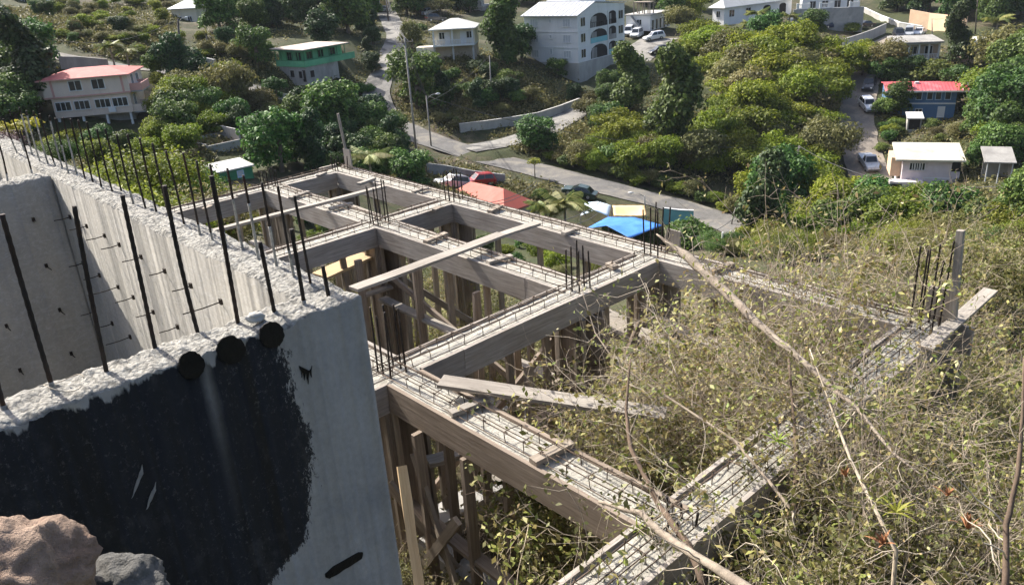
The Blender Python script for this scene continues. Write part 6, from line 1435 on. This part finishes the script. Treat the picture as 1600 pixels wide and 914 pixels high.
scatter([(730,165),(820,165),(820,125),(760,105),(700,120)], 10, ['olive','bush','dark'], (12,20), 'small shrub on the dry bank below the cream house', 'shrubs on the dry bank below the cream house', 'shrub', 'shrub', .9)
scatter([(670,190),(780,185),(830,190),(720,205)], 7, ['olive','bush'], (9,16), 'small shrub on the bank above the low retaining wall', 'shrubs above the retaining wall', 'shrub', 'shrub', .9)
scatter([(300,70),(360,60),(440,70),(420,95),(330,95)], 7, ['olive','bush','dark'], (9,16), 'small shrub on the bare bank below the pale roofed house', 'shrubs on the bare bank', 'shrub', 'shrub', .9)
scatter([(110,5),(270,2),(255,50),(190,75),(110,70)], 34, ['acacia','olive','acacia','olive'], (8,13), 'small sunlit bush on the open hillside at upper left', 'bushes on the open hillside at upper left', 'bush', 'bush', .8)
scatter([(0,20),(120,10),(125,75),(60,62),(0,55)], 14, ['olive','acacia','mango'], (8,13), 'small bush on the grassy slope at the far left', 'bushes on the grassy slope at the far left', 'bush', 'bush', .8)
scatter([(45,212),(140,205),(240,212),(330,250),(320,300),(200,285),(60,260)], 16, ['acacia','mango','olive','acacia'], (22,34), 'bush on the slope between the cistern wall and the pink house', 'bushes between the cistern wall and the pink house', 'bush', 'bush', .7)
scatter([(330,8),(560,0),(720,0),(720,20),(560,50),(430,48),(340,62)], 22, ['mango','dark','olive'], (16,28), 'dark tree on the wooded slope above the green house', 'trees on the wooded slope', gap=.75)
scatter([(560,20),(600,40),(596,110),(570,130),(555,60)], 6, ['dark','olive'], (10,17), 'small tree left of the steep pale road', 'trees left of the steep road', gap=.8)
scatter([(640,30),(668,40),(668,110),(640,100)], 4, ['olive','bush'], (8,13), 'small bush between the steep road and the cream house', 'bushes right of the steep road', 'bush', 'bush', .8)
scatter([(1380,190),(1415,190),(1500,205),(1500,222),(1385,215)], 8, ['bush','olive','bush'], (10,16), 'low bush on the slope under the blue house', 'low bushes under the blue house', 'bush', 'bush', .7)
for i_ in range(19):
    x_ = 862+i_*17; yy_ = np.interp(x_, [820, 900, 970, 1050, 1110, 1150, 1190], [248, 268, 284, 304, 322, 338, 352])-4+rng.uniform(-4, 2)
    at_px(['acacia','olive','bush','acacia'][i_ % 4], (x_, yy_), None, rng.uniform(15, 24), 'low bush at the very edge of the valley road under the thicket', 'low bushes lining the valley road', 'bush', 'bush', 1.)
scatter([(1080,375),(1200,388),(1290,392),(1290,420),(1190,412),(1100,398)], 12, ['olive','acacia','mango'], (22,34), 'scrubby bush just beyond the far beam', 'scrubby bushes beyond the far beam', 'bush', 'bush', .55)
scatter([(470,345),(620,345),(900,385),(1010,400),(1010,440),(800,440),(600,420),(480,390)], 26, ['acacia','olive','acacia','mango'], (16,26), 'yellow green bush on the steep slope seen beneath and beyond the far beam', 'bushes on the steep slope beyond the far beam', 'bush', 'bush', .6)
scatter([(300,330),(480,345),(480,400),(330,380)], 8, ['acacia','olive'], (16,26), 'yellow green bush on the slope seen through the left bays of the frame', 'bushes seen through the left bays', 'bush', 'bush', .6)
scatter([(470,95),(580,80),(600,140),(560,160),(480,150)], 6, ['olive','dark','bush'], (9,16), 'small bush on the bank beside the steep pale road', 'bushes beside the steep road', 'bush', 'bush', .9)
scatter([(640,90),(830,105),(900,160),(820,180),(700,170)], 18, ['olive','dark','mango','bush'], (13,24), 'bush on the slope between the cream house and the side road', 'bushes between the cream house and the side road', 'bush', 'bush', .8)
scatter([(590,195),(640,225),(700,250),(700,270),(600,262),(540,240)], 12, ['dark','mango','olive'], (20,34), 'dark bushy tree on the bank below the valley road', 'trees below the valley road', gap=.7)
scatter([(230,110),(440,155),(560,200),(500,230),(380,215),(240,150)], 16, ['mango','acacia','dark','olive'], (20,32), 'bushy tree on the slope between the pink and green houses', 'trees between the pink and green houses', gap=.75)
scatter([(905,165),(960,150),(1000,190),(960,215),(915,200)], 8, ['olive','mango','bush'], (16,28), 'bush at the upper end of the side road', 'bushes at the upper end of the side road', 'bush', 'bush', .7)
scatter([(1330,210),(1400,190),(1400,240),(1385,300),(1345,300)], 7, ['bush','olive','acacia'], (12,20), 'bush on the right edge of the dirt track', 'bushes on the right edge of the dirt track', 'bush', 'bush', .9)
scatter([(80,30),(330,60),(420,90),(300,100),(100,70)], 16, ['dark','olive','acacia'], (9,15), 'low bush along the upper left road', 'low bushes along the upper left road', 'bush', 'bush', .9)
# near slope greenery behind the cistern wall
for (x, y, D, r, k, lb) in [(150,330,24,2.4,'acacia','bright yellow green bush directly behind the steel bars'),(230,345,25,2.6,'acacia','sunlit feathery bush behind the middle of the cistern wall'),(300,350,27,2.4,'olive','pale feathery bush beyond the far left beam'),
                            (90,320,23,2.0,'acacia','yellow green bush behind the left end of the cistern wall'),(200,300,31,2.6,'acacia','bright bush further down the slope behind the steel bars'),(330,330,33,2.4,'acacia','light green bush near the green shed'),(265,300,36,2.6,'mango','greener bush between the steel bars and the ruin')]:
    P = W(x, y, D); kk = PR['near_'+k][rng.integers(2)]; z = float(hgt(P[0], P[1])); sc = r/kk['r']; place_tree(kk, (P[0], P[1], min(z, P[2]-kk['h']*sc*.55)), sc, lb, None, 'bush', 'bush')
def palm_at(px, D, L, label, nf=15):
    c = W(*px, D); g = float(hgt(c[0], c[1])); palm((c[0], c[1], g), max(1., c[2]-g), L, label, nf)
scatter([(1210,398),(1400,402),(1600,395),(1600,470),(1500,440),(1380,425),(1240,412)], 26, ['acacia','olive','olive','acacia'], (26,44), 'leafy olive bush on the slope beyond the brush', 'olive bushes beyond the brush', 'bush', 'bush', .5)
# palms, bananas, yuccas, papaya
palm(T(18,128), 5.2, 3.2, 'coconut palm at the left edge above the pink house'); palm(T(183,118), 4.4, 2.7, 'feathery palm behind the red roof of the pink house', lean=(.5,.2)); palm(T(205,116), 3.6, 2.4, 'smaller palm beside the feathery palm behind the red roof')
palm_at((576,243), 84, 2.8, 'golden green palm beside the tall corner post of the frame'); palm_at((882,318), 90, 3.6, 'drooping coconut palm left of the blue tarpaulin', 18); palm_at((852,322), 88, 2.6, 'lower palm clump below the drooping coconut palm')
palm(T(1553,72), 5.0, 3.2, 'coconut palm beside the grey car at the far right'); palm(T(1182,60), 4.8, 3.0, 'palm in front of the white bungalow'); palm(T(1232,52), 3.6, 2.8, 'palm right of the white bungalow')
palm(T(1170,62), 3.0, 2.4, 'short palm at the left of the white bungalow')
for i, (x, y, sc) in enumerate([(1405,105,1.3),(1388,112,1.2),(1375,108,1.2)]): rosette(T(x, y), 1.8, ROS_BAN, 'banana plant beside the grey arched house', 'banana plant', 'banana_plant', sc, 'banana plants beside the grey arched house')
for (x, y, sc, lb) in [(745,128,1.6,'spiky yucca on the slope below the cream house, left of two'),(752,140,1.7,'spiky yucca on the slope below the cream house, right of two'),(938,165,1.5,'spiky pale plant between the side road and the dark trees'),(325,68,1.6,'spiky plant beside the pale roofed house'),(1412,172,1.4,'spiky plant by the blue house gate'),(720,140,1.2,'small spiky plant below the balcony columns')]:
    rosette(T(x, y), .9, ROS_YUC, lb, 'yucca', 'yucca_plant', sc)
P = T(836,279); o = empty('papaya_tree', P); tag(o, 'slim young papaya tree with a round yellow green top at the roadside', 'papaya tree'); b_ = MB(); b_.tube([(0,0,-.2),(0,.03,1.0),(.03,0,2.0)], [.09,.07,.05], 7); b_.build('trunk', M['palmtrunk'], o)
q_, n_ = blob_points([((0,0,2.3),(.95,.95,.5))], 420, .3); V_, F_ = leaf_quads(q_, n_, .26*np.ones(len(q_)), 1.4); meshobj('crown', np_mesh('crown', V_, F_, M['l_lime']), o)

# low scrub over open ground: uncountable
def low_scrub():
    P, S_ = [], []
    polys = [([(45,205),(330,240),(350,305),(200,292),(50,262)], 2500, 'f'), ([(320,0),(730,0),(720,60),(640,120),(560,150),(560,60),(330,66)], 3000, 'f'), ([(330,105),(560,120),(600,200),(560,250),(250,200)], 2200, 'f'), ([(900,160),(1050,90),(1080,250),(930,235)], 1500, 'f'), ([(560,250),(700,250),(860,300),(860,330),(640,310)], 1500, 'f'), ([(0,15),(280,5),(270,90),(190,95),(100,70),(0,60)], 6500, 'f'), ([(300,60),(430,65),(430,110),(330,110)], 900, 'f'), ([(580,190),(700,60),(830,110),(900,165),(720,205),(640,230)], 3800, 'f'), ([(760,215),(900,180),(930,210),(890,250),(800,235)], 1200, 'f'),
             ([(690,60),(830,100),(1000,180),(900,200),(720,190),(650,140)], 2200, 'f'), ([(1300,90),(1600,60),(1600,350),(1380,300),(1370,180)], 3800, 'f'), ([(640,270),(860,290),(860,310),(640,310)], 900, 'f'), ([(380,150),(520,180),(560,240),(300,240),(220,200)], 2600, 'f'), ([(1050,60),(1330,70),(1320,300),(1050,290)], 4200, 'f')]
    for poly, n, _ in polys:
        xs = [p[0] for p in poly]; ys = [p[1] for p in poly]; k = 0; t = 0
        while k < n//4 and t < n*4:
            t += 1; x, y = rng.uniform(min(xs), max(xs)), rng.uniform(min(ys), max(ys))
            if not inside((x, y), poly): continue
            c = T(x, y); 
            if any(np.min(np.hypot(Q[:, 0]-c[0], Q[:, 1]-c[1])) < hf+.9 for Q, hf in (R_main, R_up, R_left, R_side, R_dirt, R_park)): continue
            r = rng.uniform(.4, 1.5); k += 1
            if np.linalg.norm(c-EYE) < 70: continue
            for _ in range(14):
                d = rng.normal(0, 1, 3)*r*.6; P.append(ground(c[0]+d[0], c[1]+d[1], abs(d[2])*.55+.05)); S_.append(rng.uniform(.2, .42))
    P = np.array(P); nn = rand_unit(len(P))+[0, 0, .5]; nn /= np.linalg.norm(nn, axis=1)[:, None]; V, F = leaf_quads(P, nn, np.array(S_), 1.7)
    o = meshobj('low_scrub', np_mesh('low_scrub', V, F, M['l_scrub'])); tag(o, 'low dry scrub dotted over the open hillsides', 'scrub', kind='stuff')
low_scrub()
# ------------------------------------------------------------------ light, sky, air, camera
w_ = bpy.data.worlds.new('World'); scene.world = w_; w_.use_nodes = True; nt = w_.node_tree; nt.nodes.clear()
out = nt.nodes.new('ShaderNodeOutputWorld'); bg = nt.nodes.new('ShaderNodeBackground'); sky = nt.nodes.new('ShaderNodeTexSky')
sky.sky_type = 'NISHITA'; sky.sun_disc = False; sky.sun_elevation = R(41); sky.sun_rotation = math.atan2(SUN.x, SUN.y); sky.air_density = .7; sky.dust_density = 3.; sky.ozone_density = .6
bg.inputs['Strength'].default_value = .15; nt.links.new(sky.outputs[0], bg.inputs[0]); nt.links.new(bg.outputs[0], out.inputs[0])
sl = bpy.data.lights.new('sun', 'SUN'); sl.energy = 5.0; sl.angle = R(.53); sl.color = (1., .945, .86); so = bpy.data.objects.new('sun', sl); COL.objects.link(so)
so.rotation_euler = SUN.to_track_quat('Z', 'Y').to_euler(); so.location = SUN*100
HAZE = .00008
if HAZE:
    b_ = MB(); zl = float(ZZ.min())-1.5; zt = float(ZZ.max())+12; b_.box(XS[0]-5, XS[-1]+5, YS[0]-5, YS[-1]+5, zl, zt); m = bpy.data.materials.new('thin_air'); m.use_nodes = True; nt = m.node_tree; nt.nodes.clear()
    out = nt.nodes.new('ShaderNodeOutputMaterial'); v = nt.nodes.new('ShaderNodeVolumePrincipled'); v.inputs['Color'].default_value = (.80, .88, 1, 1); v.inputs['Density'].default_value = HAZE; v.inputs['Anisotropy'].default_value = .0
    nt.links.new(v.outputs[0], out.inputs['Volume']); o = b_.build('haze', m); tag(o, 'thin bluish air over the valley', 'haze', kind='stuff')
cam = bpy.data.cameras.new('camera'); co = bpy.data.objects.new('camera', cam); COL.objects.link(co); scene.camera = co
cam.sensor_fit = 'HORIZONTAL'; cam.sensor_width = 36; cam.lens = FPX/1600*36; cam.clip_start = .1; cam.clip_end = 3000
co.matrix_world = Matrix(((RT[0], UP[0], -FW[0], 0), (RT[1], UP[1], -FW[1], 0), (RT[2], UP[2], -FW[2], CZ), (0, 0, 0, 1)))
vs_ = scene.view_settings; scene.display_settings.display_device = 'sRGB'; vs_.view_transform = 'Standard'; vs_.look = 'None'; vs_.gamma = 1; vs_.use_curve_mapping = False; vs_.exposure = 1.05
cy = scene.cycles; cy.max_bounces = 6; cy.diffuse_bounces = 3; cy.glossy_bounces = 2; cy.transmission_bounces = 3; cy.transparent_max_bounces = 4; cy.volume_bounces = 0; cy.use_denoising = True; cy.use_adaptive_sampling = True; cy.adaptive_threshold = .02
cy.volume_step_rate = 10; cy.sample_clamp_indirect = 6
scene.render.engine = 'CYCLES'
